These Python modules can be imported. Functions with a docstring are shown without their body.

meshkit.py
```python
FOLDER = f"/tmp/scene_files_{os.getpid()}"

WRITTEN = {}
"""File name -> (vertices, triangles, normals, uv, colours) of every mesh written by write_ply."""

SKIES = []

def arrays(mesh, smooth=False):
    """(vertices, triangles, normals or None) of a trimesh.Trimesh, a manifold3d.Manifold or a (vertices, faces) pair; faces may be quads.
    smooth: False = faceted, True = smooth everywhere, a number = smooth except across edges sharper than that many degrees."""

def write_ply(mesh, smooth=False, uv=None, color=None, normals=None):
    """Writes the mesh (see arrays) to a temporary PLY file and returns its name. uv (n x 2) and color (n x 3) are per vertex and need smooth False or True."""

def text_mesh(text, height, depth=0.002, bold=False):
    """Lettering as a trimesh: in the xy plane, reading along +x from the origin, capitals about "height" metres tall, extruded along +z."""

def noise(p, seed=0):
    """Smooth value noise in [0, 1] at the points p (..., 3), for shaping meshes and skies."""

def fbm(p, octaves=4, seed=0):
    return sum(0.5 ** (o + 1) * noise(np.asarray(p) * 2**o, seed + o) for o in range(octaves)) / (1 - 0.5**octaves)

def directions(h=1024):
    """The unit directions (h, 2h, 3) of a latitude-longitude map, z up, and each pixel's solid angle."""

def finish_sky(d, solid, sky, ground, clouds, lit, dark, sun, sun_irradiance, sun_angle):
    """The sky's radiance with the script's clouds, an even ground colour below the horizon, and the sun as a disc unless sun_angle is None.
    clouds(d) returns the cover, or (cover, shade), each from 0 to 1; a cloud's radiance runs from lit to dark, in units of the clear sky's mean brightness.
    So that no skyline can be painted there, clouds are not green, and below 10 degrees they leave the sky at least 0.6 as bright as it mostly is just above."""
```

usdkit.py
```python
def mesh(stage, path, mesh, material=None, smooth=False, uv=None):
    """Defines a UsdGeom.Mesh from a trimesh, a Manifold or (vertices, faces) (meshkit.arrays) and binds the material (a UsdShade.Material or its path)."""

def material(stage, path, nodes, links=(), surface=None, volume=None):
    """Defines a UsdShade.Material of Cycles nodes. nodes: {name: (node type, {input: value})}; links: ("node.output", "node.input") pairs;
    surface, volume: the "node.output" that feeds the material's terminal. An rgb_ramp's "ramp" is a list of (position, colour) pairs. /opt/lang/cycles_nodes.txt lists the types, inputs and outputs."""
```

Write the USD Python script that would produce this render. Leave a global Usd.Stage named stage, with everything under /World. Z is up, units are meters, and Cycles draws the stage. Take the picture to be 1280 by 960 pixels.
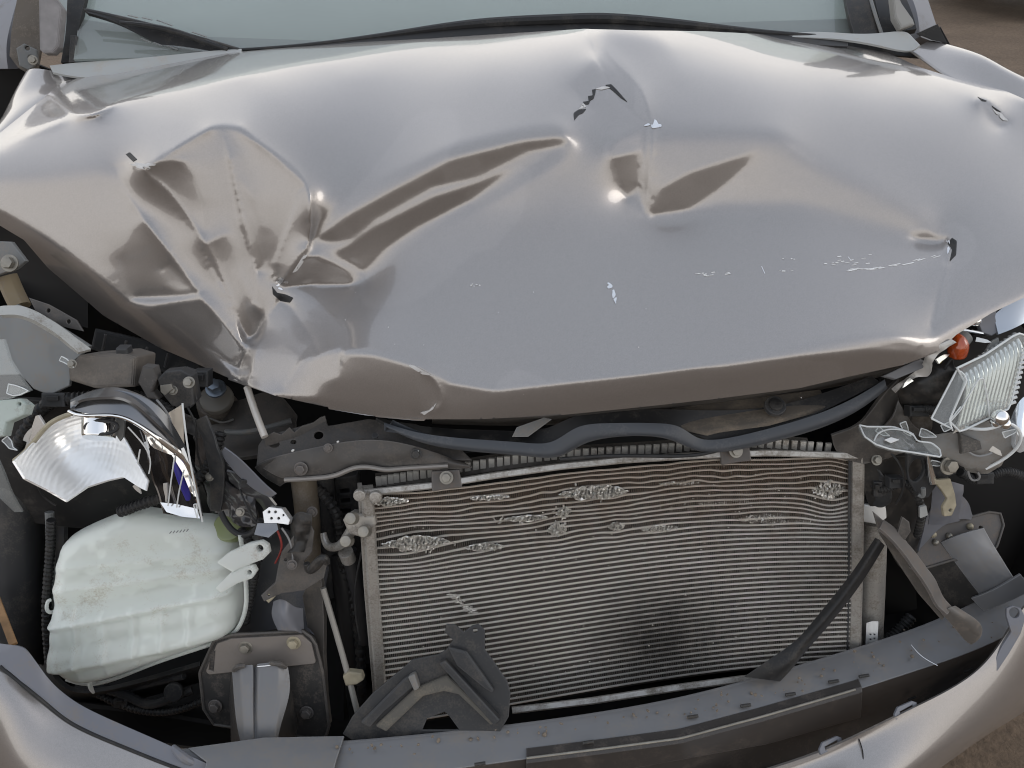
import math, random, numpy as np, trimesh, usdkit, meshkit
import manifold3d as m3
from pxr import Usd, UsdGeom, UsdLux, UsdShade, Gf, Sdf, Vt
from scipy import sparse, ndimage
from scipy.sparse.linalg import spsolve
from scipy.interpolate import CubicSpline, RBFInterpolator, RectBivariateSpline
from scipy.spatial import Delaunay
import shapely
from shapely.geometry import Polygon, Point
from shapely import contains_xy
random.seed(4); RNG = np.random.default_rng(11)
PI = math.pi
stage = Usd.Stage.CreateInMemory()
UsdGeom.SetStageUpAxis(stage, UsdGeom.Tokens.z); UsdGeom.SetStageMetersPerUnit(stage, 1.0)
UsdGeom.Xform.Define(stage, '/World'); UsdGeom.Scope.Define(stage, '/World/Looks')

# ---------------------------------------------------------------- camera
PITCH, TANH = math.radians(33), 0.62
EYE = np.array([0.0, -0.675, 1.40])
FWD = np.array([0, math.cos(PITCH), -math.sin(PITCH)])
DWN = np.array([0, -math.sin(PITCH), -math.cos(PITCH)])
RGT = np.array([1.0, 0, 0])
cam = UsdGeom.Camera.Define(stage, '/World/camera')
cam.CreateHorizontalApertureAttr(36.0); cam.CreateVerticalApertureAttr(27.0)
cam.CreateFocalLengthAttr(18.0 / TANH); cam.CreateClippingRangeAttr(Gf.Vec2f(0.02, 2000))
M = Gf.Matrix4d(1.0)
for r, v in enumerate((RGT, -DWN, -FWD, EYE)):
    M.SetRow(r, Gf.Vec4d(*map(float, v), 1.0 if r == 3 else 0.0))
UsdGeom.Xformable(cam).AddTransformOp().Set(M)
cam.CreateExposureAttr(EXPOSURE := 0.02)

# ---------------------------------------------------------------- sky and hazy sun
SUN_EL, SUN_AZ = math.radians(24), math.radians(98)      # azimuth = atan2(x, y) towards the sun
sun_dir = np.array([math.sin(SUN_AZ) * math.cos(SUN_EL), math.cos(SUN_AZ) * math.cos(SUN_EL), math.sin(SUN_EL)])
skym = usdkit.material(stage, '/World/Looks/sky_look', {
    'tc': ('texture_coordinate', {}), 'xyz': ('separate_xyz', {}),
    'sky': ('sky_texture', {'sky_type': 'single_scattering', 'sun_disc': False, 'sun_elevation': SUN_EL, 'sun_rotation': SUN_AZ,
                            'altitude': 300.0, 'air_density': 1.0, 'aerosol_density': 2.0, 'ozone_density': 1.0}),
    'map': ('mapping', {'scale': (1.0, 1.0, 2.2)}),
    'nz': ('noise_texture', {'scale': 1.5, 'detail': 3.0, 'roughness': 0.45}),
    'rmp': ('rgb_ramp', {'ramp': [(0.30, (0.84,) * 3), (0.72, (1.0,) * 3)]}),
    'hz': ('rgb_ramp', {'ramp': [(0.0, (0.96, 0.92, 0.87)), (0.25, (0.94, 0.912, 0.88)), (0.5, (0.67, 0.70, 0.76)), (0.75, (0.53, 0.58, 0.67)), (1.0, (0.49, 0.55, 0.64))]}),
    'cl': ('mix', {'mix_type': 'multiply', 'fac': 1.0, 'color2': (19.0, 19.0, 19.0)}),
    'mx': ('mix', {'mix_type': 'mix'}),
    'bg': ('background_shader', {'strength': 0.073})},
    [('tc.generated', 'map.vector'), ('map.vector', 'nz.vector'), ('nz.fac', 'rmp.fac'), ('rmp.color', 'mx.fac'), ('tc.generated', 'xyz.vector'), ('xyz.z', 'hz.fac'),
     ('hz.color', 'cl.color1'), ('cl.color', 'mx.color2'), ('sky.color', 'mx.color1'), ('mx.color', 'bg.color')], surface='bg.background')
dome = UsdLux.DomeLight.Define(stage, '/World/sky')
UsdShade.MaterialBindingAPI.Apply(dome.GetPrim()).Bind(skym)
dome.GetPrim().SetCustomDataByKey('kind', 'structure')
sun = UsdLux.DistantLight.Define(stage, '/World/sun')
sun.CreateIntensityAttr(0.12); sun.CreateAngleAttr(26.0); sun.CreateColorAttr(Gf.Vec3f(1.0, 0.95, 0.89))
sun.CreateNormalizeAttr(True)
z = sun_dir; xax = np.cross([0, 0, 1], z); xax /= np.linalg.norm(xax); yax = np.cross(z, xax)
S = Gf.Matrix4d(1.0)
for r, v in enumerate((xax, yax, z)): S.SetRow(r, Gf.Vec4d(*map(float, v), 0.0))
UsdGeom.Xformable(sun).AddTransformOp().Set(S)

# ---------------------------------------------------------------- placing things: a sight line through a point of the view and how far along it
K = TANH / 640.0
def ray(px, py):
    px, py = np.asarray(px, float), np.asarray(py, float)
    a, b = (px - 640) * K, (py - 480) * K
    return FWD + a[..., None] * RGT + b[..., None] * DWN
def P(px, py, y=None, z=None, t=None):
    d = ray(px, py)
    if t is None:
        t = (np.asarray(y) - EYE[1]) / d[..., 1] if y is not None else (np.asarray(z) - EYE[2]) / d[..., 2]
    return EYE + np.asarray(t)[..., None] * d

YOFF = 0.0
def W(p):
    return P(p[0], p[1], y=p[2] + YOFF) if len(p) == 3 else P(p[0], p[1], z=p[3])

# ---------------------------------------------------------------- materials
LK = '/World/Looks/'
def mat(name, base, rough=0.5, metal=0.0, coat=0.0, spec=0.5, vary=0.0, vscale=30.0, dirt=None, dirt_amt=0.5, dirt_scale=12.0, bump=0.0, bscale=200.0, bevel=0.0, rvary=0.0, coat_rough=0.03, wear=0.0, **kw):
    nodes = {'p': ('principled_bsdf', {'base_color': base, 'roughness': rough, 'metallic': metal, 'coat_weight': coat, 'coat_roughness': coat_rough, 'specular_ior_level': spec, **kw})}
    links = []
    tc = {'tc': ('texture_coordinate', {})}
    last = None
    if vary or dirt is not None or bump or rvary: nodes.update(tc)
    if vary:
        lo, hi = [c * (1 - vary) for c in base], [c * (1 + vary) for c in base]
        nodes['vn'] = ('noise_texture', {'scale': vscale, 'detail': 5.0, 'roughness': 0.6})
        nodes['vr'] = ('rgb_ramp', {'ramp': [(0.3, lo), (0.7, hi)]})
        links += [('tc.object', 'vn.vector'), ('vn.fac', 'vr.fac')]; last = 'vr.color'
    if dirt is not None:
        nodes['dn'] = ('noise_texture', {'scale': dirt_scale * 2.2, 'detail': 10.0, 'roughness': 0.72})
        nodes['df'] = ('noise_texture', {'scale': 420.0, 'detail': 3.0})
        nodes['da'] = ('math', {'math_type': 'multiply_add', 'value2': 0.34, 'value3': -0.17}); nodes['ds'] = ('math', {'math_type': 'add'})
        nodes['dr'] = ('rgb_ramp', {'ramp': [(0.62 - 0.3 * dirt_amt, (0, 0, 0)), (0.78 - 0.2 * dirt_amt, (0.85,) * 3)]})
        nodes['dm'] = ('mix', {'mix_type': 'mix', 'color1': base, 'color2': dirt})
        links += [('tc.object', 'dn.vector'), ('tc.object', 'df.vector'), ('df.fac', 'da.value1'), ('dn.fac', 'ds.value1'), ('da.value', 'ds.value2'), ('ds.value', 'dr.fac'), ('dr.color', 'dm.fac')]
        if last: links.append((last, 'dm.color1'))
        last = 'dm.color'
        if wear:
            nodes['wb'] = ('bevel', {'radius': 0.0026, 'samples': 6}); nodes['wg'] = ('geometry', {})
            nodes['wd'] = ('vector_math', {'math_type': 'dot_product'}); nodes['wn'] = ('noise_texture', {'scale': 90.0, 'detail': 4.0})
            nodes['ws'] = ('math', {'math_type': 'multiply_add', 'value2': 0.10, 'value3': -0.05}); nodes['wa'] = ('math', {'math_type': 'add'})
            nodes['wr'] = ('rgb_ramp', {'ramp': [(0.86, (wear,) * 3), (0.97, (0, 0, 0))]})
            nodes['wm'] = ('mix', {'mix_type': 'mix', 'color2': [0.06 + 1.9 * c for c in base]})
            links += [('wb.bevel', 'wd.vector1'), ('wg.normal', 'wd.vector2'), ('tc.object', 'wn.vector'), ('wn.fac', 'ws.value1'), ('wd.value', 'wa.value1'), ('ws.value', 'wa.value2'),
                      ('wa.value', 'wr.fac'), ('wr.color', 'wm.fac'), (last, 'wm.color1')]; last = 'wm.color'
        nodes['rm'] = ('mix', {'mix_type': 'mix', 'color1': (rough,) * 3, 'color2': (0.85,) * 3})
        links += [('dr.color', 'rm.fac'), ('rm.color', 'p.roughness')]
    elif rvary:
        nodes['rn'] = ('noise_texture', {'scale': 25.0, 'detail': 4.0})
        nodes['rr'] = ('rgb_ramp', {'ramp': [(0.3, (max(rough - rvary, 0),) * 3), (0.7, (rough + rvary,) * 3)]})
        links += [('tc.object', 'rn.vector'), ('rn.fac', 'rr.fac'), ('rr.color', 'p.roughness')]
    if last: links.append((last, 'p.base_color'))
    nrm = None
    if bevel:
        nodes['bv'] = ('bevel', {'radius': bevel, 'samples': 4}); nrm = 'bv.bevel'
    if bump:
        nodes['bn'] = ('noise_texture', {'scale': bscale, 'detail': 4.0})
        nodes['bp'] = ('bump', {'strength': bump, 'distance': 0.002})
        links += [('tc.object', 'bn.vector'), ('bn.fac', 'bp.height')]
        if nrm: links.append((nrm, 'bp.normal'))
        nrm = 'bp.normal'
    if nrm:
        links.append((nrm, 'p.normal'))
        if coat: links.append((nrm, 'p.coat_normal'))
    return usdkit.material(stage, LK + name, nodes, links, surface='p.BSDF')

# ---------------------------------------------------------------- writing prims
used = {}
def numbered(path):
    n = used.get(path, 0); used[path] = n + 1
    return path if n == 0 else f'{path}_{n:03d}'
def tag(prim, label=None, cat=None, group=None, kind=None):
    for k, v in (('label', label), ('category', cat), ('group', group), ('kind', kind)):
        if v: prim.SetCustomDataByKey(k, v)
    return prim
def root(name, label, cat, group=None, kind=None):
    return tag(UsdGeom.Xform.Define(stage, numbered('/World/' + name)).GetPrim(), label, cat, group, kind)
def obj(name, mesh, m, parent=None, smooth=30, label=None, cat=None, group=None, kind=None):
    base = '/World/' if parent is None else str(parent.GetPath()) + '/'
    pr = usdkit.mesh(stage, numbered(base + name), mesh, m, smooth=smooth).GetPrim()
    return tag(pr, label, cat, group, kind)

# ---------------------------------------------------------------- shape helpers
def vnormals(v, f):
    n = np.zeros_like(v); fn = np.cross(v[f[:, 1]] - v[f[:, 0]], v[f[:, 2]] - v[f[:, 0]])
    for k in range(3): np.add.at(n, f[:, k], fn)
    return n / np.maximum(np.linalg.norm(n, axis=1, keepdims=True), 1e-12)
def towards_eye(v, f):
    c = v[f].mean(1); fn = np.cross(v[f[:, 1]] - v[f[:, 0]], v[f[:, 2]] - v[f[:, 0]])
    return f[:, ::-1] if ((EYE - c) * fn).sum() < 0 else f
def thicken(v, f, th):
    """An open sheet facing the viewer becomes a closed shell; the sheet itself stays where it is, the back lies TH behind it."""
    f = towards_eye(v, f); n = vnormals(v, f); b = v - n * th
    e = np.vstack([f[:, [0, 1]], f[:, [1, 2]], f[:, [2, 0]]]); es = np.sort(e, 1)
    _, idx, cnt = np.unique(es, axis=0, return_index=True, return_counts=True)
    be = e[idx[cnt == 1]]; N = len(v)
    side = np.vstack([np.c_[be[:, 1], be[:, 0], be[:, 0] + N], np.c_[be[:, 1], be[:, 0] + N, be[:, 1] + N]])
    return trimesh.Trimesh(np.vstack([v, b]), np.vstack([f, f[:, ::-1] + N, side]), process=False)
def catmull(pts, n, closed=False):
    """A smooth line through the points, n samples (any dimension)."""
    pts = np.asarray(pts, float)
    if closed: pts = np.vstack([pts, pts[:1]])
    s = np.r_[0, np.cumsum(np.maximum(np.linalg.norm(np.diff(pts, axis=0), axis=1), 1e-6) ** 0.5)]
    if len(pts) == 2: return pts[0] + np.linspace(0, 1, n)[:, None] * (pts[1] - pts[0])
    cs = CubicSpline(s, pts, bc_type='periodic' if closed else 'natural')
    return cs(np.linspace(0, s[-1], n + 1)[:-1] if closed else np.linspace(0, s[-1], n))
def polyline(pts, n):
    pts = np.asarray(pts, float); s = np.r_[0, np.cumsum(np.linalg.norm(np.diff(pts, axis=0), axis=1))]
    q = np.linspace(0, s[-1], n)
    return np.stack([np.interp(q, s, pts[:, k]) for k in range(pts.shape[1])], 1)
def grid_faces(a, b):
    i = np.arange(a * b).reshape(a, b); q = np.stack([i[:-1, :-1], i[:-1, 1:], i[1:, 1:], i[1:, :-1]], -1).reshape(-1, 4)
    return np.vstack([q[:, [0, 1, 2]], q[:, [0, 2, 3]]])
def sheet(rows, th=0.002, nu=40, nv=20, lin=False, wob=0.0, wfreq=30.0, seed=0):
    """Rows of sight points (px, py, y): smooth along and across the rows, with thickness. lin: straight from row to row."""
    R = np.stack([catmull([W(p) for p in r], nu) for r in rows])
    if len(rows) > 1:
        R = np.stack([(polyline if (lin or len(rows) == 2) else catmull)(R[:, j], nv) for j in range(nu)], 1)
    v, f = R.reshape(-1, 3), grid_faces(R.shape[0], nu)
    f = towards_eye(v, f)
    if wob: v = v + vnormals(v, f) * ((meshkit.fbm(v * wfreq, 3, seed) - 0.5) * 2 * wob)[:, None]
    return thicken(v, f, th)
def tube(pts, r, n=14, seg=48, closed=False, smoothed=True):
    """A rod or hose along world points; r one radius or one per point."""
    pts = np.asarray(pts, float); rr = np.full(len(pts), r) if np.ndim(r) == 0 else np.asarray(r, float)
    q = (catmull if smoothed else polyline)(np.c_[pts, rr], seg); c, rr = q[:, :3], np.abs(q[:, 3])
    T = np.gradient(c, axis=0); T /= np.linalg.norm(T, axis=1, keepdims=True)
    u = np.cross(T[0], [0.31, 0.2, 0.9]); u /= np.linalg.norm(u); rings = []
    a = np.linspace(0, 2 * PI, n, endpoint=False)
    for i in range(len(c)):
        u = u - T[i] * (u @ T[i]); u /= np.linalg.norm(u); w = np.cross(T[i], u)
        rings.append(c[i] + rr[i] * (np.cos(a)[:, None] * u + np.sin(a)[:, None] * w))
    v = np.vstack(rings + [c[:1], c[-1:]]); f = []
    for i in range(len(c) - 1):
        for j in range(n):
            k = (j + 1) % n; A, B, C_, D = i * n + j, i * n + k, (i + 1) * n + k, (i + 1) * n + j
            f += [[A, B, C_], [A, C_, D]]
    s, e = len(c) * n, len(c) * n + 1
    for j in range(n):
        k = (j + 1) % n; f += [[s, k, j], [e, (len(c) - 1) * n + j, (len(c) - 1) * n + k]]
    m = trimesh.Trimesh(v, np.array(f), process=False)
    if m.volume < 0: m.invert()
    return m
def frame_of(p0, p1, p2):
    """Plane through three world points, its normal turned to the viewer."""
    n = np.cross(p1 - p0, p2 - p0); n /= np.linalg.norm(n)
    if n @ (EYE - p0) < 0: n = -n
    u = (p1 - p0) / np.linalg.norm(p1 - p0)
    return p0, u, np.cross(n, u), n
def to_plane(pix, fr):
    o, u, w, n = fr; pix = np.asarray(pix, float); d = ray(pix[:, 0], pix[:, 1])
    t = ((o - EYE) @ n) / (d @ n); X = EYE + t[:, None] * d - o
    return np.c_[X @ u, X @ w]
def solid(cross, h, fr, top=0.0, cham=0.0):
    """Extrudes a 2D cross-section in a plane; its front lies TOP before the plane, thickness h behind that; the front edge may be chamfered."""
    o, u, w, n = fr
    if cham > 0:
        c2 = cross.offset(-cham, m3.JoinType.Miter, 2.0)
        a = cross.extrude(h - cham)
        b = m3.Manifold.extrude(c2, cham).translate((0, 0, h - cham)); steps = 3
        body = a
        for i in range(steps):
            ci = cross.offset(-cham * (1 - math.cos((i + 1) / steps * PI / 2)) * 0.999, m3.JoinType.Miter, 2.0)
            body = body + ci.extrude(cham * math.sin((i + 1) / steps * PI / 2) + 1e-6).translate((0, 0, h - cham - 1e-7))
    else: body = cross.extrude(h)
    m = body.to_mesh(); v, f = np.array(m.vert_properties[:, :3], float), np.array(m.tri_verts)
    X = o + v[:, :1] * u + v[:, 1:2] * w + (v[:, 2:] - h + top) * n
    return trimesh.Trimesh(X, f, process=False)
def plate(pix, pl, th=0.003, holes=(), top=0.0, cham=0.0, rnd=0.0, wob=0.0, wfreq=25.0, seed=0, fine=0.006, bend=None):
    """A sheet or slab whose outline runs through the sight points PIX in the plane of the three (px, py, y) of PL."""
    fr = pl if isinstance(pl, tuple) else frame_of(*[W(p) for p in pl])
    q = to_plane(pix, fr)
    cs = m3.CrossSection([q]) if Polygon(q).exterior.is_ccw else m3.CrossSection([q[::-1]])
    if rnd: cs = cs.offset(-rnd, m3.JoinType.Round, 2.0, 24).offset(2 * rnd, m3.JoinType.Round, 2.0, 24).offset(-rnd, m3.JoinType.Round, 2.0, 24)
    for h in holes:
        hq = to_plane(h, fr) if np.ndim(h) == 2 else None
        if hq is None:
            hx, hy, hr = h[:3]; ar = h[3] if len(h) > 3 else 1.0; c = to_plane([(hx, hy)], fr)[0]
            a = np.linspace(0, 2 * PI, 24, endpoint=False); hq = np.c_[c[0] + hr * np.cos(a), c[1] + hr * ar * np.sin(a)]
        if not Polygon(hq).exterior.is_ccw: hq = hq[::-1]
        cs = cs - m3.CrossSection([hq])
    m = solid(cs, th, fr, top, cham)
    if wob or bend:
        mm = m3.Manifold(m3.Mesh(np.asarray(m.vertices, np.float32), np.asarray(m.faces, np.uint32)))
        if mm.status() != m3.Error.NoError: mm = None
        if mm is not None:
            mm = mm.refine_to_length(fine); g = mm.to_mesh(); v = np.array(g.vert_properties[:, :3], float); f = np.array(g.tri_verts)
            if wob: v = v + fr[3] * ((meshkit.fbm(v * wfreq, 3, seed) - 0.5) * 2 * wob)[:, None]
            if bend: v = v + fr[3] * bend(((v - fr[0]) @ fr[1]), ((v - fr[0]) @ fr[2]))[:, None]
            m = trimesh.Trimesh(v, f, process=False)
    return m
def join(*ms): return trimesh.util.concatenate(list(ms))
def cyl(c, axis, r, h, n=24, r2=None, cham=0.0):
    """A round post from point c along axis; r2: radius at the far end; cham: rounded far edge."""
    axis = np.asarray(axis, float); axis = axis / np.linalg.norm(axis); r2 = r if r2 is None else r2
    prof = [(0, 0), (r, 0), (r2, h - cham), (r2 - cham * 0.3, h - cham * 0.3), (r2 - cham, h), (0, h)] if cham else [(0, 0), (r, 0), (r2, h), (0, h)]
    m = trimesh.creation.revolve(np.array(prof), sections=n)
    m.apply_transform(trimesh.geometry.align_vectors([0, 0, 1], axis)); m.apply_translation(c); return m
def bolt(c, axis, r, h=None):
    h = h or r * 0.8; axis = np.asarray(axis, float) / np.linalg.norm(axis)
    return join(cyl(c - axis * 0.001, axis, r * 1.45, h * 0.35, 24, cham=h * 0.1), cyl(c + axis * h * 0.3, axis, r, h, 6, cham=h * 0.2))
def hull(points):
    return trimesh.convex.convex_hull(np.asarray(points))
def bar(p0, p1, w, h, up=(0, 0, 1), cham=0.0):
    p0, p1 = np.asarray(p0, float), np.asarray(p1, float); a = p1 - p0; L = np.linalg.norm(a); a = a / L
    s = np.cross(a, up); s /= np.linalg.norm(s); q = np.cross(s, a); c = cham or min(w, h) * 0.12; pts = []
    for k in (0, 1):
        for sx in (-1, 1):
            for sq in (-1, 1):
                for dx, dq, dl in ((c, 0, c), (0, c, c), (c, c, 0)):
                    pts.append(p0 + a * (k * L + (dl if k == 0 else -dl)) + s * sx * (w / 2 - dx) + q * sq * (h / 2 - dq))
    return hull(pts)

# ================================================================ SETTING
M_ground = usdkit.material(stage, LK + 'dirt_ground', {
    'tc': ('texture_coordinate', {}), 'n1': ('noise_texture', {'scale': 1.3, 'detail': 8.0, 'roughness': 0.65}),
    'n2': ('noise_texture', {'scale': 45.0, 'detail': 6.0, 'roughness': 0.7}),
    'r1': ('rgb_ramp', {'ramp': [(0.3, (0.115, 0.078, 0.050)), (0.7, (0.21, 0.147, 0.097))]}),
    'r2': ('rgb_ramp', {'ramp': [(0.3, (0.55,) * 3), (0.7, (1.15,) * 3)]}), 'm': ('mix', {'mix_type': 'multiply', 'fac': 1.0}),
    'b': ('bump', {'strength': 0.6, 'distance': 0.02}), 'p': ('principled_bsdf', {'roughness': 0.95})},
    [('tc.object', 'n1.vector'), ('tc.object', 'n2.vector'), ('n1.fac', 'r1.fac'), ('n2.fac', 'r2.fac'), ('r1.color', 'm.color1'), ('r2.color', 'm.color2'),
     ('m.color', 'p.base_color'), ('n2.fac', 'b.height'), ('b.normal', 'p.normal')], surface='p.BSDF')
def ground():
    r = np.r_[np.linspace(0, 6, 61)[1:], 7, 9, 12, 17, 25, 40, 70, 120, 250, 600]; a = np.linspace(0, 2 * PI, 97)[:-1]
    v = [[0, 0, 0]]; f = []
    for rr in r:
        for aa in a: v.append([rr * math.cos(aa), rr * math.sin(aa), 0])
    v = np.array(v); v[:, 2] = (meshkit.fbm(v * [2.5, 2.5, 1], 4, 3) - 0.5) * 0.06; n = len(a)
    for j in range(n): f.append([0, 1 + j, 1 + (j + 1) % n])
    for i in range(len(r) - 1):
        for j in range(n):
            k = (j + 1) % n; A, B, C_, D = 1 + i * n + j, 1 + (i + 1) * n + j, 1 + (i + 1) * n + k, 1 + i * n + k
            f += [[A, B, C_], [A, C_, D]]
    return trimesh.Trimesh(v, np.array(f), process=False)
obj('ground', ground(), M_ground, smooth=True, kind='structure')

# ================================================================ THE CAR
car = root('wrecked_car', 'grey brown metallic car with crushed bonnet and its front end torn open', 'car')
M_paint = usdkit.material(stage, LK + 'paint', {
    'tc': ('texture_coordinate', {}),
    'fl': ('voronoi_texture', {'scale': 1400.0}), 'fr': ('rgb_ramp', {'ramp': [(0.0, (0.258, 0.241, 0.231)), (1.0, (0.335, 0.313, 0.300))]}), 'fb': ('rgb_to_bw', {}),
    'dn': ('noise_texture', {'scale': 5.0, 'detail': 9.0, 'roughness': 0.7}), 'df': ('noise_texture', {'scale': 260.0, 'detail': 3.0}), 'dx': ('math', {'math_type': 'multiply'}),
    'dr': ('rgb_ramp', {'ramp': [(0.16, (0.0,) * 3), (0.40, (0.30,) * 3)]}), 'dm': ('mix', {'mix_type': 'mix', 'color2': (0.30, 0.28, 0.26)}),
    'cr': ('rgb_ramp', {'ramp': [(0.16, (0.018,) * 3), (0.40, (0.13,) * 3)]}),
    'wv': ('noise_texture', {'scale': 22.0, 'detail': 2.0}), 'bp': ('bump', {'strength': 0.05, 'distance': 0.002}),
    'p': ('principled_bsdf', {'metallic': 0.88, 'roughness': 0.34, 'coat_weight': 1.0, 'coat_ior': 1.68})},
    [('tc.object', 'fl.vector'), ('fl.color', 'fb.color'), ('fb.val', 'fr.fac'), ('tc.object', 'dn.vector'), ('tc.object', 'df.vector'), ('dn.fac', 'dx.value1'), ('df.fac', 'dx.value2'),
     ('dx.value', 'dr.fac'), ('dx.value', 'cr.fac'), ('fr.color', 'dm.color1'), ('dr.color', 'dm.fac'), ('dm.color', 'p.base_color'), ('cr.color', 'p.coat_roughness'),
     ('tc.object', 'wv.vector'), ('wv.fac', 'bp.height'), ('bp.normal', 'p.coat_normal')], surface='p.BSDF')
M_bare = mat('bare_metal', (0.75, 0.75, 0.76), rough=0.35, metal=1.0)

# ---- bonnet: the bent sheet is worked out from how each panel of it is tilted (pitch towards the viewer, roll to the side), then fitted into one surface
HX0, HX1, HY0, HY1, HS = -60, 1345, 20, 545, 2.2
gx, gy = np.arange(HX0, HX1 + 1, HS), np.arange(HY0, HY1 + 1, HS)
GX, GY = np.meshgrid(gx, gy)
base_ctl = [ # px, py, pitch, roll
    (-40, 180, 8, -10), (0, 170, 10, -10), (62, 120, 2, -8), (100, 170, 10, -8), (60, 200, 22, -14), (-40, 240, 40, -20), (40, 240, 55, -14), (110, 260, 58, -14), (60, 285, 62, -20), (-40, 262, 60, -20), (150, 320, 62, -16),
    (150, 150, 12, -4), (300, 100, 12, -3), (220, 180, 16, -4), (330, 70, -2, 0), (200, 105, 2, -2), (420, 74, -2, 0), (450, 110, 14, 0), (600, 60, -1, 0), (600, 110, 13, 0), (700, 50, 0, -3), (700, 110, 14, -3),
    (560, 160, 13, 0), (450, 190, 14, 0), (400, 240, 16, 0), (650, 150, 16, -2), (720, 150, 24, -3),
    (850, 55, 1, 3), (950, 60, 0, 3), (1000, 70, 1, 4), (1100, 85, 1, 5), (1200, 112, 2, 7), (900, 110, 15, 3), (1050, 120, 15, 4), (1150, 140, 16, 5), (1000, 165, 20, 3), (900, 150, 20, 3), (850, 120, 16, 4),
    (1230, 160, 20, 10), (1320, 150, 16, 18), (1250, 230, 22, 14), (1200, 230, 22, 8), (1150, 220, 26, 6), (1320, 260, 24, 20), (1280, 300, 32, 20), (1230, 330, 34, 16), (1220, 390, 48, 14), (1320, 340, 55, 20),
    (480, 335, 14, 0), (560, 290, 11, 0), (640, 250, 10, 0), (720, 240, 16, 2), (640, 320, 10, 0), (560, 370, 9, 0), (480, 390, 9, 0), (430, 410, 10, -4), (640, 400, 7, 0), (740, 320, 12, 0), (740, 400, 7, 0), (850, 330, 12, 0), (950, 330, 12, 0), (1050, 330, 12, 0), (850, 400, 7, 0), (950, 390, 7, 0), (1100, 360, 10, 2), (1130, 400, 12, 3),
    (560, 450, 2, 0), (640, 465, 1, 0), (740, 460, 1, 0), (850, 440, 2, 0), (950, 425, 3, 0), (1050, 412, 6, 0), (480, 435, 4, 0), (380, 410, 10, -6), (340, 430, 14, -8), (330, 460, 14, -10)]
bc = np.array(base_ctl, float)
# scattered tilts -> field
def field(vals):
    F = RBFInterpolator(bc[:, :2], vals, kernel='linear', smoothing=6.0)
    sub = 4; q = np.c_[GX[::sub, ::sub].ravel(), GY[::sub, ::sub].ravel()]; a = F(q).reshape(GX[::sub, ::sub].shape)
    S = RectBivariateSpline(gy[::sub], gx[::sub], a, kx=1, ky=1); return ndimage.gaussian_filter(S(gy, gx), 3)
AL, BE = field(bc[:, 2]), field(bc[:, 3])
WT = np.ones_like(AL)
def paint(poly, a, b, feather, w=1.0, trust=2.0):
    """Tilts one panel of the sheet: pitch a, roll b in degrees; a = (x, y) pairs may vary along the panel."""
    global AL, BE, WT
    q = np.asarray(poly, float)
    pg = Polygon(q).buffer(0); shapely.prepare(pg); x0, y0, x1, y1 = pg.bounds; mask = np.zeros_like(AL)
    sl = (slice(max(0, int((y0 - HY0) / HS) - 2), max(0, int((y1 - HY0) / HS) + 3)), slice(max(0, int((x0 - HX0) / HS) - 2), max(0, int((x1 - HX0) / HS) + 3)))
    mask[sl] = sum(contains_xy(pg, GX[sl] + a_ * HS / 3, GY[sl] + b_ * HS / 3).astype(float) for a_ in (-1, 0, 1) for b_ in (-1, 0, 1)) / 9
    if w == 1.0: WT = np.where(ndimage.binary_erosion(mask > 0.5, iterations=1), trust, WT)
    mask = ndimage.gaussian_filter(mask, feather / HS) * w if feather else mask * w
    AL = AL * (1 - mask) + mask * (a(GX, GY) if callable(a) else a); BE = BE * (1 - mask) + mask * (b(GX, GY) if callable(b) else b)
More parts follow.
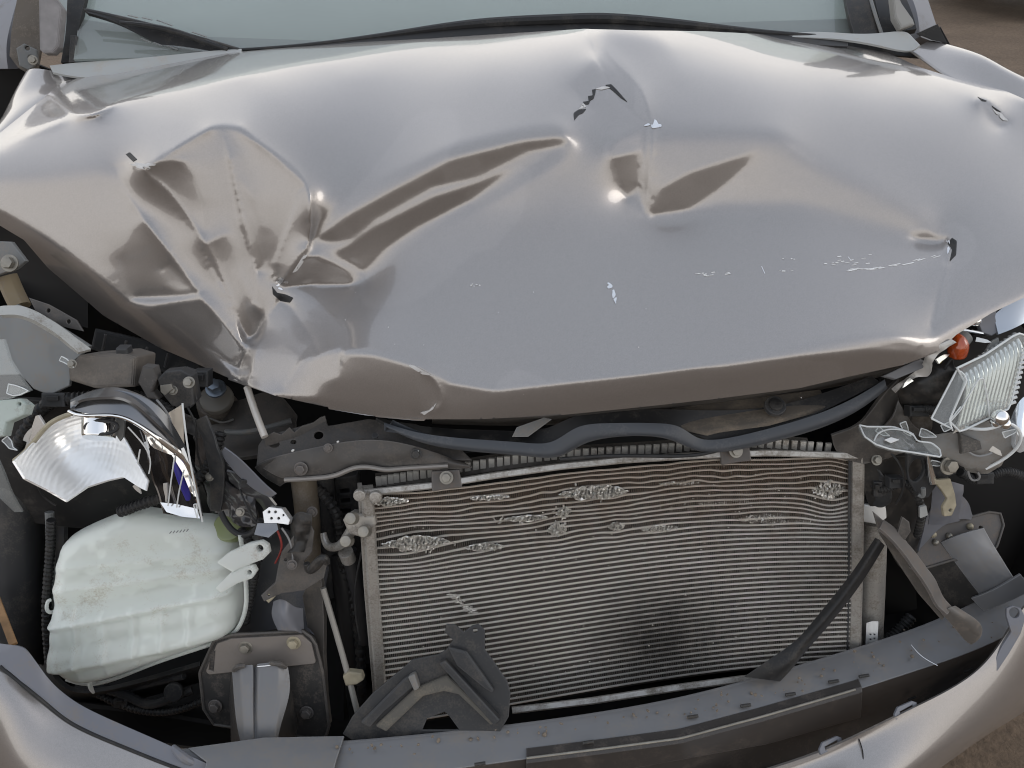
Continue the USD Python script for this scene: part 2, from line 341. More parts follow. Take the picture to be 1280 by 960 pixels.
def ramp(x0, y0, v0, x1, y1, v1):
    dx, dy = x1 - x0, y1 - y0; L = dx * dx + dy * dy
    return lambda X, Y: v0 + (v1 - v0) * np.clip(((X - x0) * dx + (Y - y0) * dy) / L, 0, 1)
# rear strip behind the ridge (falls away to the windscreen)
paint([(60, 90), (62, 116), (95, 145), (150, 128), (300, 92), (420, 71), (520, 53), (730, 38), (730, 20), (60, 20)], -5, -2, 4)
paint([(975, 46), (1060, 65), (1150, 90), (1260, 116), (1345, 150), (1345, 20), (975, 20)], -5, 4, 4)
paint([(62, 112), (95, 145), (120, 143), (150, 128), (62, 96)], -5, -12, 4)
paint([(-60, 190), (0, 172), (62, 122), (92, 146), (60, 160), (-60, 215)], 0, -14, 6)
# centre peak at the rear: a bright triangular facet right of the ridge
paint([(735, 36), (780, 78), (803, 108), (816, 158), (797, 140), (765, 100), (742, 72)], 2, -26, 2)
paint([(740, 36), (790, 90), (806, 110), (816, 155), (850, 110), (830, 50)], 20, 14, 8, 0.9)
paint([(742, 72), (765, 100), (797, 140), (812, 158), (780, 170), (730, 130), (715, 110)], 24, -4, 6)
# step wall across the middle right
paint([(820, 166), (900, 168), (975, 172), (1010, 200), (1100, 240), (1160, 270), (1178, 300), (1130, 296), (1000, 262), (900, 262), (830, 276), (812, 268)], 68, 2, 8, trust=3)
paint([(812, 270), (826, 236), (860, 216), (942, 190), (935, 206), (905, 232), (862, 262)], 90, 4, 1.5, trust=3)
paint([(816, 160), (812, 270), (806, 272), (800, 230), (806, 165)], 64, -22, 3)
paint([(806, 165), (800, 230), (804, 272), (790, 255), (770, 215), (762, 185), (775, 170)], 60, 16, 4)
paint([(768, 196), (800, 187), (796, 235), (786, 250), (775, 235)], 90, 14, 1.5, trust=3)
paint([(1135, 290), (1160, 287), (1182, 298), (1180, 303), (1145, 300)], 84, 0, 2, trust=3)
# long hollow running up from the pinch to the centre
paint([(388, 300), (430, 262), (480, 230), (560, 190), (650, 168), (704, 162), (712, 182), (690, 198), (620, 240), (560, 272), (490, 318), (455, 352), (430, 344), (396, 322)], 62, 0, 6)
paint([(395, 298), (435, 268), (485, 240), (560, 200), (650, 176), (704, 170), (706, 182), (660, 190), (600, 222), (540, 235), (470, 275), (440, 300), (410, 304)], 92, -3, 2.5, trust=3)
paint([(420, 315), (470, 282), (540, 246), (600, 226), (640, 210), (590, 250), (520, 285), (480, 312), (456, 340), (436, 336)], 92, 4, 2.5, trust=3)
paint([(355, 352), (378, 322), (400, 318), (432, 332), (446, 350), (436, 357), (362, 357)], 96, 8, 1.5, trust=3)
paint([(400, 312), (445, 332), (458, 348), (444, 356), (434, 338), (398, 320)], 62, 20, 1.5)
# crushed left third
paint([(-60, 215), (0, 226), (60, 222), (140, 210), (178, 270), (215, 322), (165, 376), (60, 296), (0, 258), (-60, 255)], 67, -14, 7, trust=3)
paint([(195, 200), (215, 188), (262, 160), (278, 158), (300, 270), (322, 345), (308, 425), (280, 360), (240, 290), (205, 250), (180, 215)], 68, 10, 1.2, trust=3)
paint([(278, 158), (300, 160), (345, 195), (378, 225), (386, 240), (385, 300), (352, 348), (326, 340), (300, 270)], 68, -8, 1.4, trust=3)
paint([(386, 230), (390, 300), (356, 350), (340, 352), (340, 330), (360, 280), (374, 240)], 30, -34, 1.5)
paint([(178, 210), (200, 202), (215, 200), (232, 202), (243, 220), (254, 250), (258, 285), (250, 292), (225, 262), (195, 226)], 102, 6, 1.5, trust=3)
paint([(255, 305), (285, 292), (292, 310), (300, 345), (312, 372), (330, 392), (322, 420), (308, 425), (290, 380)], 104, 4, 1.5, trust=3)
paint([(276, 160), (284, 185), (300, 225), (318, 250), (332, 290), (333, 320), (322, 345), (312, 318), (300, 285), (298, 260)], 104, -4, 1.5, trust=3)
paint([(140, 208), (160, 202), (195, 226), (250, 294), (262, 330), (290, 380), (307, 434), (300, 430), (250, 370), (215, 320), (178, 268)], 40, -30, 1)
paint([(150, 320), (165, 288), (178, 276), (192, 290), (252, 368), (236, 372), (165, 374)], 90, -14, 1.5, trust=3)
paint([(200, 338), (212, 332), (230, 348), (242, 362), (220, 364), (205, 356)], 66, -20, 1)
paint([(165, 374), (236, 371), (255, 363), (252, 374), (200, 388)], 34, -18, 1)
paint([(172, 386), (250, 373), (262, 382), (306, 436), (300, 466), (240, 425), (195, 398)], 90, -10, 2, trust=3)
paint([(312, 465), (318, 430), (338, 390), (350, 372), (366, 385), (390, 420), (400, 440), (370, 470), (340, 495), (305, 478)], 16, -12, 5)
paint([(350, 492), (378, 452), (425, 436), (424, 472), (398, 498)], 62, -12, 2)
# left side skirt
paint([(-60, 255), (0, 259), (60, 296), (165, 378), (240, 420), (302, 472), (290, 480), (130, 410), (40, 340), (-60, 330)], ramp(100, 320, 78, 80, 350, 104), -30, 3)
# nose: turns under at the lip
paint([(395, 500), (404, 478), (424, 470), (430, 440), (470, 442), (520, 457), (560, 478), (545, 490), (530, 522), (470, 530), (410, 510)], ramp(480, 440, 76, 480, 510, 92), -4, 2.5)
paint([(520, 456), (560, 477), (620, 487), (700, 478), (800, 467), (900, 454), (1000, 441), (1085, 434), (1140, 437), (1190, 445), (1060, 490), (850, 515), (700, 530), (530, 535)], ramp(760, 470, 82, 765, 500, 98), 0, 2.5)
paint([(860, 452), (960, 434), (1050, 422), (1120, 420), (1152, 428), (1152, 441), (1085, 437), (1000, 444), (900, 457)], ramp(1020, 424, 12, 1024, 446, 84), 0, 5, trust=1.5)
paint([(300, 500), (345, 492), (400, 498), (520, 522), (520, 540), (300, 540)], 95, -4, 2)
paint([(1140, 437), (1172, 424), (1190, 412), (1240, 388), (1345, 340), (1345, 420), (1170, 460)], 72, 12, 3)
# pinch on the right
paint([(1184, 298), (1192, 298), (1186, 340), (1178, 380), (1168, 414), (1164, 410), (1174, 360), (1182, 330)], 30, -40, 1.2)
paint([(1222, 124), (1236, 128), (1262, 152), (1250, 158), (1236, 146)], 50, 0, 2)
L0 = None
def fit():
    a, b = np.radians(np.clip(AL, -15, 112)), np.radians(BE)
    n = np.stack([np.sin(b), -np.cos(b) * np.sin(a), np.cos(b) * np.cos(a)], -1)
    D = ray(GX, GY); nd = np.minimum((n * D).sum(-1), -0.13)
    ggx, ggy = -K * (n @ RGT) / nd, -K * (n @ DWN) / nd
    lim = 0.010; ggx, ggy = np.clip(ggx, -lim, lim), np.clip(ggy, -lim, lim)
    h, w = GX.shape; idx = np.arange(h * w).reshape(h, w); N = h * w
    gxm, gym = (ggx[:, 1:] + ggx[:, :-1]) / 2 * HS, (ggy[1:] + ggy[:-1]) / 2 * HS
    def diff(i0, i1): 
        m = len(i0); return sparse.csr_matrix((np.r_[-np.ones(m), np.ones(m)], (np.r_[np.arange(m), np.arange(m)], np.r_[i0, i1])), (m, N))
    A = sparse.vstack([diff(idx[:, :-1].ravel(), idx[:, 1:].ravel()), diff(idx[:-1].ravel(), idx[1:].ravel())])
    wt = np.clip(-nd / np.linalg.norm(D, axis=-1), 0.25, 1) ** 2 * WT
    wv = np.r_[((wt[:, 1:] + wt[:, :-1]) / 2).ravel(), ((wt[1:] + wt[:-1]) / 2).ravel()]
    A = sparse.diags(wv) @ A
    rhs = np.r_[gxm.ravel(), gym.ravel()] * wv
    anchors = [(730, 40, 1.315), (250, 90, 1.30), (1100, 80, 1.315)]
    ia = [idx[int(round((y - HY0) / HS)), int(round((x - HX0) / HS))] for x, y, _ in anchors]
    W = sparse.csr_matrix((np.ones(len(ia)), (ia, ia)), (N, N)) * 1e-3
    r = np.zeros(N); r[ia] = [math.log(q) * 1e-3 for *_, q in anchors]
    L = spsolve((A.T @ A + W + sparse.eye(N) * 1e-12).tocsc(), A.T @ rhs + r).reshape(h, w)
    return L
HL = ndimage.gaussian_filter(fit(), 0.45)
HL = HL + (meshkit.fbm(np.stack([GX / 75, GY / 55, 0 * GX], -1), 3, 17) - 0.5) * 0.0011
def crease(pts, depth, w, both=True):
    """A hard fold along a line: the sheet rises to a sharp edge there (depth > 0 towards the viewer), fading over w on either side."""
    global HL
    q = catmull(pts, 60); ln = shapely.LineString(q); x0, y0, x1, y1 = ln.buffer(w * 5).bounds
    sl = (slice(max(0, int((y0 - HY0) / HS)), max(0, int((y1 - HY0) / HS))), slice(max(0, int((x0 - HX0) / HS)), max(0, int((x1 - HX0) / HS))))
    pt = shapely.points(GX[sl], GY[sl]); d = shapely.distance(pt, ln); s_ = shapely.line_locate_point(ln, pt, normalized=True)
    HL[sl] -= depth * np.exp(-np.sqrt(d * d + 0.25) / w) * np.clip(np.minimum(s_, 1 - s_) * 5, 0.0, 1)
crease([(277, 150), (290, 210), (303, 270), (320, 345), (324, 380)], 0.0042, 9)
crease([(276, 156), (240, 172), (205, 196)], 0.0030, 8)
crease([(278, 156), (330, 182), (378, 222), (388, 262), (384, 310), (366, 346)], 0.0034, 8)
crease([(138, 205), (172, 262), (215, 320), (252, 370), (306, 436)], 0.0040, 8)
crease([(160, 202), (196, 226), (252, 296), (290, 378), (308, 436)], 0.0034, 7)
crease([(160, 376), (200, 378), (256, 366)], 0.0030, 5)
crease([(734, 34), (770, 78), (800, 112), (818, 162)], 0.0030, 7)
crease([(736, 36), (752, 84), (780, 130), (816, 160)], -0.0026, 7)
crease([(816, 154), (812, 215), (806, 276)], 0.0038, 6)
crease([(400, 352), (350, 356), (346, 330)], -0.0040, 7)
crease([(1188, 292), (1182, 345), (1168, 416)], -0.0034, 6)
crease([(520, 455), (545, 478), (552, 505), (530, 518)], 0.0026, 5)
crease([(1215, 118), (1240, 134), (1266, 158)], -0.0030, 6)
crease([(345, 497), (372, 452), (392, 425)], -0.0024, 8)
crease([(310, 468), (338, 392), (352, 360)], 0.0030, 9)
HSP = RectBivariateSpline(gy, gx, HL, kx=3, ky=3)
def hood_point(px, py): return P(px, py, t=np.exp(HSP.ev(np.asarray(py, float), np.asarray(px, float))))
for q in [(730, 40), (600, 180), (600, 300), (640, 480), (640, 510), (300, 470), (0, 260), (60, 330), (1160, 440), (1270, 370), (1000, 480)]:
    print('hood', q, np.round(hood_point(*q), 3))
hood_outline = [(-55, 190), (0, 166), (62, 116), (78, 103), (96, 96), (140, 93), (285, 66), (420, 54), (540, 48), (600, 44), (730, 36), (800, 38), (880, 39), (960, 43), (1030, 49), (1065, 56), (1110, 66), (1150, 84), (1200, 100), (1258, 114), (1340, 150),
                (1340, 345), (1280, 372), (1240, 391), (1196, 418), (1172, 440), (1130, 456), (1060, 471), (1000, 485), (900, 498), (800, 509), (700, 519), (600, 524), (530, 524), (470, 519), (410, 509), (345, 495), (285, 472), (240, 452), (200, 435), (130, 395), (60, 335), (30, 300), (0, 282), (-55, 275)]
def sheet_in(outline, step, f3d):
    """Fills an outline of sight points with an even mesh whose border follows the outline."""
    pg = Polygon(outline); L = pg.exterior.length; n = int(L / step)
    rim = np.array([pg.exterior.interpolate(i / n, normalized=True).coords[0] for i in range(n)])
    x0, y0, x1, y1 = pg.bounds; X, Y = np.meshgrid(np.arange(x0, x1, step), np.arange(y0, y1, step)); n = max(n, 8); rim = np.array([pg.exterior.interpolate(i / n, normalized=True).coords[0] for i in range(n)]); inn = pg.buffer(-step * 0.55)
    k = contains_xy(inn, X, Y); q = np.vstack([rim, np.c_[X[k], Y[k]]])
    f = Delaunay(q).simplices; c = q[f].mean(1); f = f[contains_xy(pg.buffer(0.01), c[:, 0], c[:, 1])]
    return f3d(q[:, 0], q[:, 1]), f
hv, hf = sheet_in(hood_outline, 2.3, hood_point)
def patch(poly, m, name, parent, lift=0.0010, th=0.0006, step=1.6):
    """A thin flake lying on the sheet, following it."""
    v_, f_ = sheet_in(poly, step, hood_point); n_ = EYE - v_; n_ /= np.linalg.norm(n_, axis=1, keepdims=True)
    return obj(name, thicken(v_ + n_ * lift, f_, th), m, parent)
hood = obj('bonnet', thicken(hv, hf, 0.0025), M_paint, car, smooth=50)

# ================================================================ MATERIALS OF THE TORN FRONT
DUST = (0.20, 0.175, 0.15)
M_black = mat('black_plastic', (0.012, 0.012, 0.0125), rough=0.45, dirt=(0.055, 0.05, 0.045), spec=0.35, dirt_amt=0.35, dirt_scale=14.0, bevel=0.0012, wear=0.35)
M_dark = mat('dark_plastic', (0.026, 0.027, 0.029), rough=0.5, dirt=(0.085, 0.077, 0.068), spec=0.35, dirt_amt=0.45, dirt_scale=9.0, bevel=0.0012, wear=0.45)
M_greyplastic = mat('grey_plastic', (0.13, 0.135, 0.135), rough=0.5, dirt=DUST, dirt_amt=0.4, dirt_scale=9.0, bevel=0.0012, wear=0.4)
M_steel = mat('coated_steel', (0.065, 0.060, 0.056), rough=0.42, metal=0.35, dirt=(0.135, 0.118, 0.102), dirt_amt=0.5, dirt_scale=13.0, bevel=0.0015, wear=0.6)
M_darksteel = mat('dark_steel', (0.024, 0.023, 0.022), rough=0.4, metal=0.3, dirt=(0.08, 0.068, 0.058), dirt_amt=0.45, dirt_scale=16.0, bevel=0.0015, wear=0.55)
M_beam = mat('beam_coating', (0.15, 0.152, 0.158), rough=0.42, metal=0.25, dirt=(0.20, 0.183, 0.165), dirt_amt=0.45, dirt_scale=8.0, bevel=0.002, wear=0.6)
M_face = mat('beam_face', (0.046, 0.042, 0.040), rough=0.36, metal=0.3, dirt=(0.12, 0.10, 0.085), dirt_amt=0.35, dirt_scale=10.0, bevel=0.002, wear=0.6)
M_rust = mat('rusty_steel', (0.098, 0.090, 0.085), rough=0.55, metal=0.3, dirt=(0.165, 0.135, 0.112), dirt_amt=0.5, dirt_scale=22.0, bevel=0.0015, wear=0.6)
M_zinc = mat('zinc', (0.26, 0.245, 0.215), rough=0.42, metal=0.8, vary=0.2, vscale=60.0, bevel=0.0006)
M_cream = mat('yellowed_zinc', (0.33, 0.295, 0.215), rough=0.5, metal=0.3, vary=0.2, vscale=60.0, bevel=0.001)
M_alu = mat('aluminium', (0.42, 0.405, 0.38), rough=0.4, metal=0.8, dirt=(0.22, 0.195, 0.165), dirt_amt=0.6, dirt_scale=14.0, bevel=0.0008)
def core_mat(name, clean, brown, soot, metal):
    """Condenser metal: brown road dirt over its upper band, a dark oily stain low on its right half."""
    c, e = W((830, 815, .085)), W((760, 600, .15))
    return usdkit.material(stage, LK + name, {
        'g': ('geometry', {}), 'd': ('vector_math', {'math_type': 'distance', 'vector2': tuple(c)}), 'n': ('noise_texture', {'scale': 38.0, 'detail': 8.0, 'roughness': 0.7}),
        'nm': ('math', {'math_type': 'multiply_add', 'value2': 0.16, 'value3': -0.08}), 'da': ('math', {'math_type': 'add'}), 'dr': ('rgb_ramp', {'ramp': [(0.02, (0.85,) * 3), (0.13, (0.0,) * 3)]}),
        'xyz': ('separate_xyz', {}), 'za': ('math', {'math_type': 'add'}), 'zm': ('map_range', {'from_min': float(e[2]) - 0.10, 'from_max': float(e[2]) - 0.01, 'to_min': 0.0, 'to_max': 0.75, 'clamp': True}),
        'sp': ('rgb_ramp', {'ramp': [(0.42, (0, 0, 0)), (0.68, (0.55,) * 3)]}),
        'm0': ('mix', {'mix_type': 'mix', 'color1': clean, 'color2': tuple(0.5 * (x + y) for x, y in zip(clean, brown))}), 'm1': ('mix', {'mix_type': 'mix', 'color2': brown}), 'm2': ('mix', {'mix_type': 'mix', 'color2': soot}),
        'p': ('principled_bsdf', {'roughness': 0.42, 'metallic': metal})},
        [('g.position', 'd.vector1'), ('g.position', 'n.vector'), ('n.fac', 'nm.value1'), ('d.value', 'da.value1'), ('nm.value', 'da.value2'), ('da.value', 'dr.fac'), ('g.position', 'xyz.vector'), ('xyz.z', 'za.value1'), ('nm.value', 'za.value2'), ('za.value', 'zm.value'),
         ('n.fac', 'sp.fac'), ('sp.color', 'm0.fac'), ('m0.color', 'm1.color1'), ('zm.result', 'm1.fac'), ('m1.color', 'm2.color1'), ('dr.color', 'm2.fac'), ('m2.color', 'p.base_color')], surface='p.BSDF')
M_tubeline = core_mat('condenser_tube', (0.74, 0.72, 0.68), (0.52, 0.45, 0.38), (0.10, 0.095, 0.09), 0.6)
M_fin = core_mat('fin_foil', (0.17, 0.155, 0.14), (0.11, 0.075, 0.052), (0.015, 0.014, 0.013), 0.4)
M_crush = mat('crushed_foil', (0.66, 0.64, 0.60), rough=0.32, metal=0.85, dirt=(0.16, 0.13, 0.11), dirt_amt=0.35, dirt_scale=40.0)
M_rubber = mat('rubber_seal', (0.045, 0.050, 0.058), rough=0.5, dirt=(0.10, 0.10, 0.105), dirt_amt=0.25, dirt_scale=10.0)
M_hose = mat('hose_rubber', (0.012, 0.012, 0.013), rough=0.5)
M_tank = mat('milky_plastic', (0.50, 0.54, 0.50), rough=0.32, subsurface_weight=0.5, subsurface_radius=(0.6, 0.7, 0.6), subsurface_scale=0.02, dirt=(0.33, 0.30, 0.24), dirt_amt=0.22, dirt_scale=6.0, bump=0.2, bscale=60.0)
M_chrome = mat('chrome', (0.90, 0.90, 0.89), rough=0.07, metal=1.0)
M_chromedark = mat('dark_chrome', (0.20, 0.205, 0.215), rough=0.16, metal=0.9)
M_foil = mat('crumpled_black', (0.030, 0.029, 0.030), rough=0.22, coat=0.6)
M_amber = mat('amber_bulb', (0.55, 0.085, 0.015), rough=0.1, transmission_weight=0.4, coat=1.0)
M_white = mat('white_label', (0.75, 0.75, 0.74), rough=0.5)
M_print = mat('label_print', (0.03, 0.03, 0.035), rough=0.6)
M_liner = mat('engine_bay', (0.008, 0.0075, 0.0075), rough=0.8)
M_bluegrey = mat('primer_grey', (0.15, 0.155, 0.175), rough=0.45, metal=0.2, dirt=(0.20, 0.18, 0.165), dirt_amt=0.3, bevel=0.001)
M_orange = mat('orange_stick', (0.26, 0.15, 0.07), rough=0.7, vary=0.3, vscale=40.0)
M_bluewire = mat('blue_wire', (0.03, 0.025, 0.22), rough=0.4)
def clear_mat(name, tint, dust, frost):
    """Thin clear plastic: see-through with a glossy face, a little dust on it."""
    return usdkit.material(stage, LK + name, {
        'f': ('fresnel', {'IOR': 1.55}), 't': ('transparent_bsdf', {'color': tint}), 'g': ('glossy_bsdf', {'color': (1, 1, 1), 'roughness': 0.04}),
        'd': ('diffuse_bsdf', {'color': dust}), 'm1': ('mix_closure', {'fac': frost}), 'm2': ('mix_closure', {}), 'ge': ('geometry', {}), 'nb': ('math', {'math_type': 'subtract', 'value1': 1.0}), 'ff': ('math', {'math_type': 'multiply'})},
        [('t.BSDF', 'm1.closure1'), ('d.BSDF', 'm1.closure2'), ('ge.backfacing', 'nb.value2'), ('nb.value', 'ff.value1'), ('f.fac', 'ff.value2'), ('ff.value', 'm2.fac'), ('m1.closure', 'm2.closure1'), ('g.BSDF', 'm2.closure2')], surface='m2.closure')
M_clear = clear_mat('clear_plastic', (0.92, 0.94, 0.94), (0.62, 0.63, 0.62), 0.05)
M_edge = mat('broken_edge', (0.72, 0.74, 0.74), rough=0.25, transmission_weight=0.2)
M_glass = clear_mat('windscreen_glass', (0.72, 0.765, 0.745), (0.33, 0.352, 0.345), 0.20)

def pl_y(px, py, y, lean=0.0, yaw=0.0):
    """A plane through a sight point: upright facing the viewer by default; lean tips its top away (degrees), yaw turns it."""
    p = W((px, py, y)); a, b = math.radians(lean), math.radians(yaw)
    u = np.array([math.cos(b), math.sin(b), 0]); n0 = np.array([math.sin(b), -math.cos(b), 0])
    up = math.cos(a) * np.array([0, 0, 1.0]) - math.sin(a) * n0
    n = np.cross(u, up)
    if n @ (EYE - p) < 0: n = -n
    return p, u, np.cross(n, u), n
def rim(pix, fr, r, m, parent, name='edge', closed=True, top=0.0):
    """A thin raised bead along an outline of a plate."""
    q = to_plane(pix, fr); X = fr[0] + q[:, :1] * fr[1] + q[:, 1:] * fr[2] + fr[3] * top
    if closed: X = np.vstack([X, X[:1]])
    return obj(name, tube(X, r, n=6, seg=max(24, 4 * len(X)), smoothed=False), m, parent)
def nz(v, s): return meshkit.fbm(np.asarray(v) * s, 3, 5) - 0.5

# ---- bonnet details: torn seams, bare chips, scratches
def chip(pts, r=0.0012, lift=0.0008, m=M_bare, name='bare_chip', wid=None):
    q = catmull(pts, max(12, 3 * len(pts))); X = hood_point(q[:, 0], q[:, 1]); n = EYE - X; n /= np.linalg.norm(n, axis=1, keepdims=True)
    X = X + n * lift
    return obj(name, tube(X, r if wid is None else np.interp(np.linspace(0, 1, len(X)), np.linspace(0, 1, len(wid)), wid), n=7, seg=len(X) * 2, smoothed=False), m, hood)
for pts in [[(952, 333), (956, 342)], [(1060, 321), (1064, 326)]]:
    chip(pts, r=0.0005, lift=0.0003, name='scratch')
def tear(pix, m=M_black): return patch(pix, m, 'torn_seam', hood, 0.0012)
M_primer = mat('bare_primer', (0.50, 0.49, 0.48), rough=0.5)
rf_ = np.random.default_rng(8)
def flake(pix, m=M_bare, name='bare_chip', n=9):
    """A flaked spot: ragged slivers of bare metal inside an outline."""
    pg = Polygon(pix).buffer(0); x0, y0, x1, y1 = pg.bounds; L = max(x1 - x0, y1 - y0)
    for _ in range(n):
        for _t in range(40):
            x, y = rf_.uniform(x0, x1), rf_.uniform(y0, y1)
            if pg.contains(Point(x, y)): break
        a = math.atan2(y1 - y0, x1 - x0) * (1 if name != 'bare_chip' else rf_.choice([1, -1])) + rf_.normal(0, 0.5); l = rf_.uniform(0.10, 0.24) * L + 1.0; w = l * rf_.uniform(0.15, 0.5)
        q = [(x + l * math.cos(t) * math.cos(a) * k - w * math.sin(t) * math.sin(a) * k, y + l * math.cos(t) * math.sin(a) * k + w * math.sin(t) * math.cos(a) * k) for t, k in zip(np.linspace(0, 2 * PI, 10)[:-1], rf_.uniform(0.55, 1.25, 9))]
        pl = Polygon(q).buffer(0).intersection(pg)
        if pl.geom_type == 'Polygon' and pl.area > 0.6: patch(list(pl.exterior.coords)[:-1], m, name, hood, 0.0009 + 0.0005 * rf_.random(), 0.0004, step=1.3)
tear([(718, 150), (717, 141), (723, 137), (733, 136), (729, 141), (724, 143)])
tear([(729, 127), (736, 126), (735, 120), (741, 119), (740, 112), (745, 111), (744, 117), (742, 123), (738, 125), (736, 130), (731, 130)])
tear([(757, 106), (764, 105), (770, 111), (778, 120), (784, 127), (776, 122), (766, 113)])
flake([(722, 137), (727, 130), (733, 128), (733, 133), (728, 136)], M_primer, 'curled_lip'); flake([(744, 111), (756, 107), (764, 109), (752, 112)], M_primer, 'curled_lip')
flake([(804, 157), (810, 154), (816, 156), (819, 147), (823, 155), (829, 155), (830, 158), (818, 160), (810, 160)])
tear([(157, 193), (162, 190), (171, 199), (166, 202)])
flake([(153, 199), (163, 199), (170, 203), (182, 205), (194, 199), (195, 206), (186, 212), (172, 210), (160, 206)], M_primer, 'curled_lip')
flake([(760, 352), (764, 354), (767, 360), (771, 372), (770, 380), (766, 373), (764, 364), (758, 358)])
tear([(1184, 304), (1190, 297), (1196, 301), (1195, 318), (1187, 326), (1190, 312)]); flake([(1180, 299), (1187, 300), (1188, 312), (1184, 318), (1184, 306)])
tear([(340, 358), (346, 366), (356, 368), (366, 372), (362, 378), (350, 376), (341, 368)]); flake([(344, 350), (352, 346), (360, 351), (361, 360), (352, 364), (346, 360)])
tear([(1222, 121), (1234, 126), (1228, 126)]); tear([(1240, 132), (1252, 140), (1246, 138)]); flake([(1240, 135), (1250, 140), (1262, 152), (1254, 150), (1246, 143)], M_primer, 'curled_lip')
flake([(508, 455), (518, 457), (530, 464), (541, 470), (528, 468), (516, 461)], M_primer); flake([(524, 516), (536, 513), (546, 503), (541, 512), (530, 519)], M_primer)
flake([(380, 318), (385, 316), (382, 324), (372, 338), (362, 346), (370, 334)], M_primer)
rs_ = np.random.default_rng(21)
def scrape(pts, n, spread, name='scuff'):
    """A broken band of fine scratches."""
    q = catmull(pts, 60)
    for _ in range(n):
        i = rs_.integers(0, 54); k = rs_.integers(2, 6); o = rs_.normal(0, spread); w = rs_.uniform(0.25, 0.8)
        a_, b_ = q[i], q[min(59, i + k)]
        patch([(a_[0], a_[1] + o), (b_[0], b_[1] + o - w / 2), (b_[0] + 1, b_[1] + o + w / 2), (a_[0] + .5, a_[1] + o + w)], M_white, name, hood, 0.0007, 0.0003, step=2.5)
scrape([(866, 343), (890, 342), (918, 341)], 14, 1.2); scrape([(1025, 330), (1060, 326), (1095, 323)], 14, 4.0); scrape([(1056, 338), (1120, 331), (1182, 317)], 22, 0.8); scrape([(970, 338), (998, 339)], 7, 0.8); scrape([(976, 323), (998, 323)], 5, 0.6); scrape([(585, 357), (606, 355)], 7, 1.0)
# fine chips scattered over the sheet
for _ in range(12):
    x, y = rs_.uniform(420, 1150), rs_.uniform(350, 505); r = rs_.uniform(0.4, 0.9)
    patch([(x + r * math.cos(t) * rs_.uniform(.6, 1.2), y + r * math.sin(t) * rs_.uniform(.6, 1.2)) for t in np.linspace(0, 2 * PI, 7)[:-1]], M_primer, 'stone_chip', hood, 0.0006, 0.0003, step=1.2)
# inner skin of the bonnet seen under the lip
def under(px, dpy, back): return [(x, y + dpy, None, float(hood_point(x, y)[2]) + back) for x, y in px]
obj('bonnet_frame', sheet([[(540, 521, 0.15), (640, 521, 0.14), (740, 514, 0.14), (850, 502, 0.145), (960, 488, 0.15), (1080, 464, 0.16), (1150, 448, 0.17)],
                           [(540, 530, 0.23), (640, 532, 0.22), (740, 528, 0.22), (850, 514, 0.225), (960, 498, 0.23), (1080, 476, 0.24), (1150, 456, 0.25)]], 0.003, nu=60, nv=5), M_steel, hood)

# ---- cowl, windscreen, pillars
YOFF = 0.10
GL = frame_of(W((640, 60, 0.80)), W((900, 60, 0.80)), W((640, 60, 0.80)) + np.array([0, 0.85, 0.53]))
obj('windscreen', plate([(92, 74), (108, -40), (1045, -40), (1085, 52), (640, 62)], GL, 0.005), M_glass, car)
obj('windscreen_border', plate([(92, 74), (97, 20), (240, 42), (420, 48), (640, 44), (860, 26), (1060, 20), (1085, 52), (640, 62)], GL, 0.001, top=-0.0062), mat('screen_border', (0.055, 0.062, 0.07), rough=0.6), car)
obj('dashboard', sheet([[(60, 60, 0.93), (400, 52, 0.93), (800, 52, 0.93), (1100, 52, 0.93)], [(60, 10, 1.10), (400, 6, 1.10), (800, 6, 1.10), (1100, 10, 1.10)], [(40, -60, 1.45), (400, -64, 1.45), (800, -64, 1.45), (1150, -60, 1.45)]], 0.01, nu=30, nv=20),
    mat('dashboard_vinyl', (0.24, 0.265, 0.255), rough=0.7, vary=0.12, vscale=4.0), car)
obj('cowl_panel', sheet([[(60, 96, 0.80), (300, 74, 0.80), (640, 62, 0.80), (1000, 62, 0.80), (1150, 72, 0.80)], [(70, 82, 0.81), (300, 62, 0.81), (640, 50, 0.81), (1000, 50, 0.81), (1145, 58, 0.81)]], 0.006, nu=40, nv=8), M_black, car)
obj('cowl_seal', tube([W(p) for p in [(290, 63, 0.785), (380, 57, 0.78), (500, 42, 0.77), (600, 30, 0.765), (700, 25, 0.76), (760, 24, 0.76), (850, 31, 0.76), (950, 40, 0.77), (1070, 48, 0.78)]], [0.003, 0.004, 0.006, 0.009, 0.010, 0.010, 0.009, 0.005, 0.003], n=10, seg=80), M_black, car)
obj('cowl_skirt', sheet([[(380, 58, 0.775), (500, 44, 0.765), (600, 33, 0.76), (700, 29, 0.755), (760, 28, 0.755), (850, 34, 0.755), (950, 42, 0.765), (1060, 49, 0.775)], [(380, 66, 0.75), (500, 56, 0.74), (600, 48, 0.735), (700, 44, 0.73), (760, 44, 0.73), (850, 46, 0.73), (950, 52, 0.74), (1060, 58, 0.75)]], 0.004, nu=60, nv=4), M_black, car)
M_cap = mat('cowl_cap', (0.34, 0.35, 0.345), rough=0.5, dirt=(0.36, 0.33, 0.29), dirt_amt=0.3)
obj('cowl_end', sheet([[(62, 82, 0.77), (100, 78, 0.78), (180, 72, 0.78), (260, 64, 0.78), (302, 61, 0.78)], [(66, 90, 0.75), (98, 96, 0.745), (145, 95, 0.745), (230, 81, 0.75), (300, 68, 0.765)]], 0.004, nu=30, nv=6), M_cap, car)
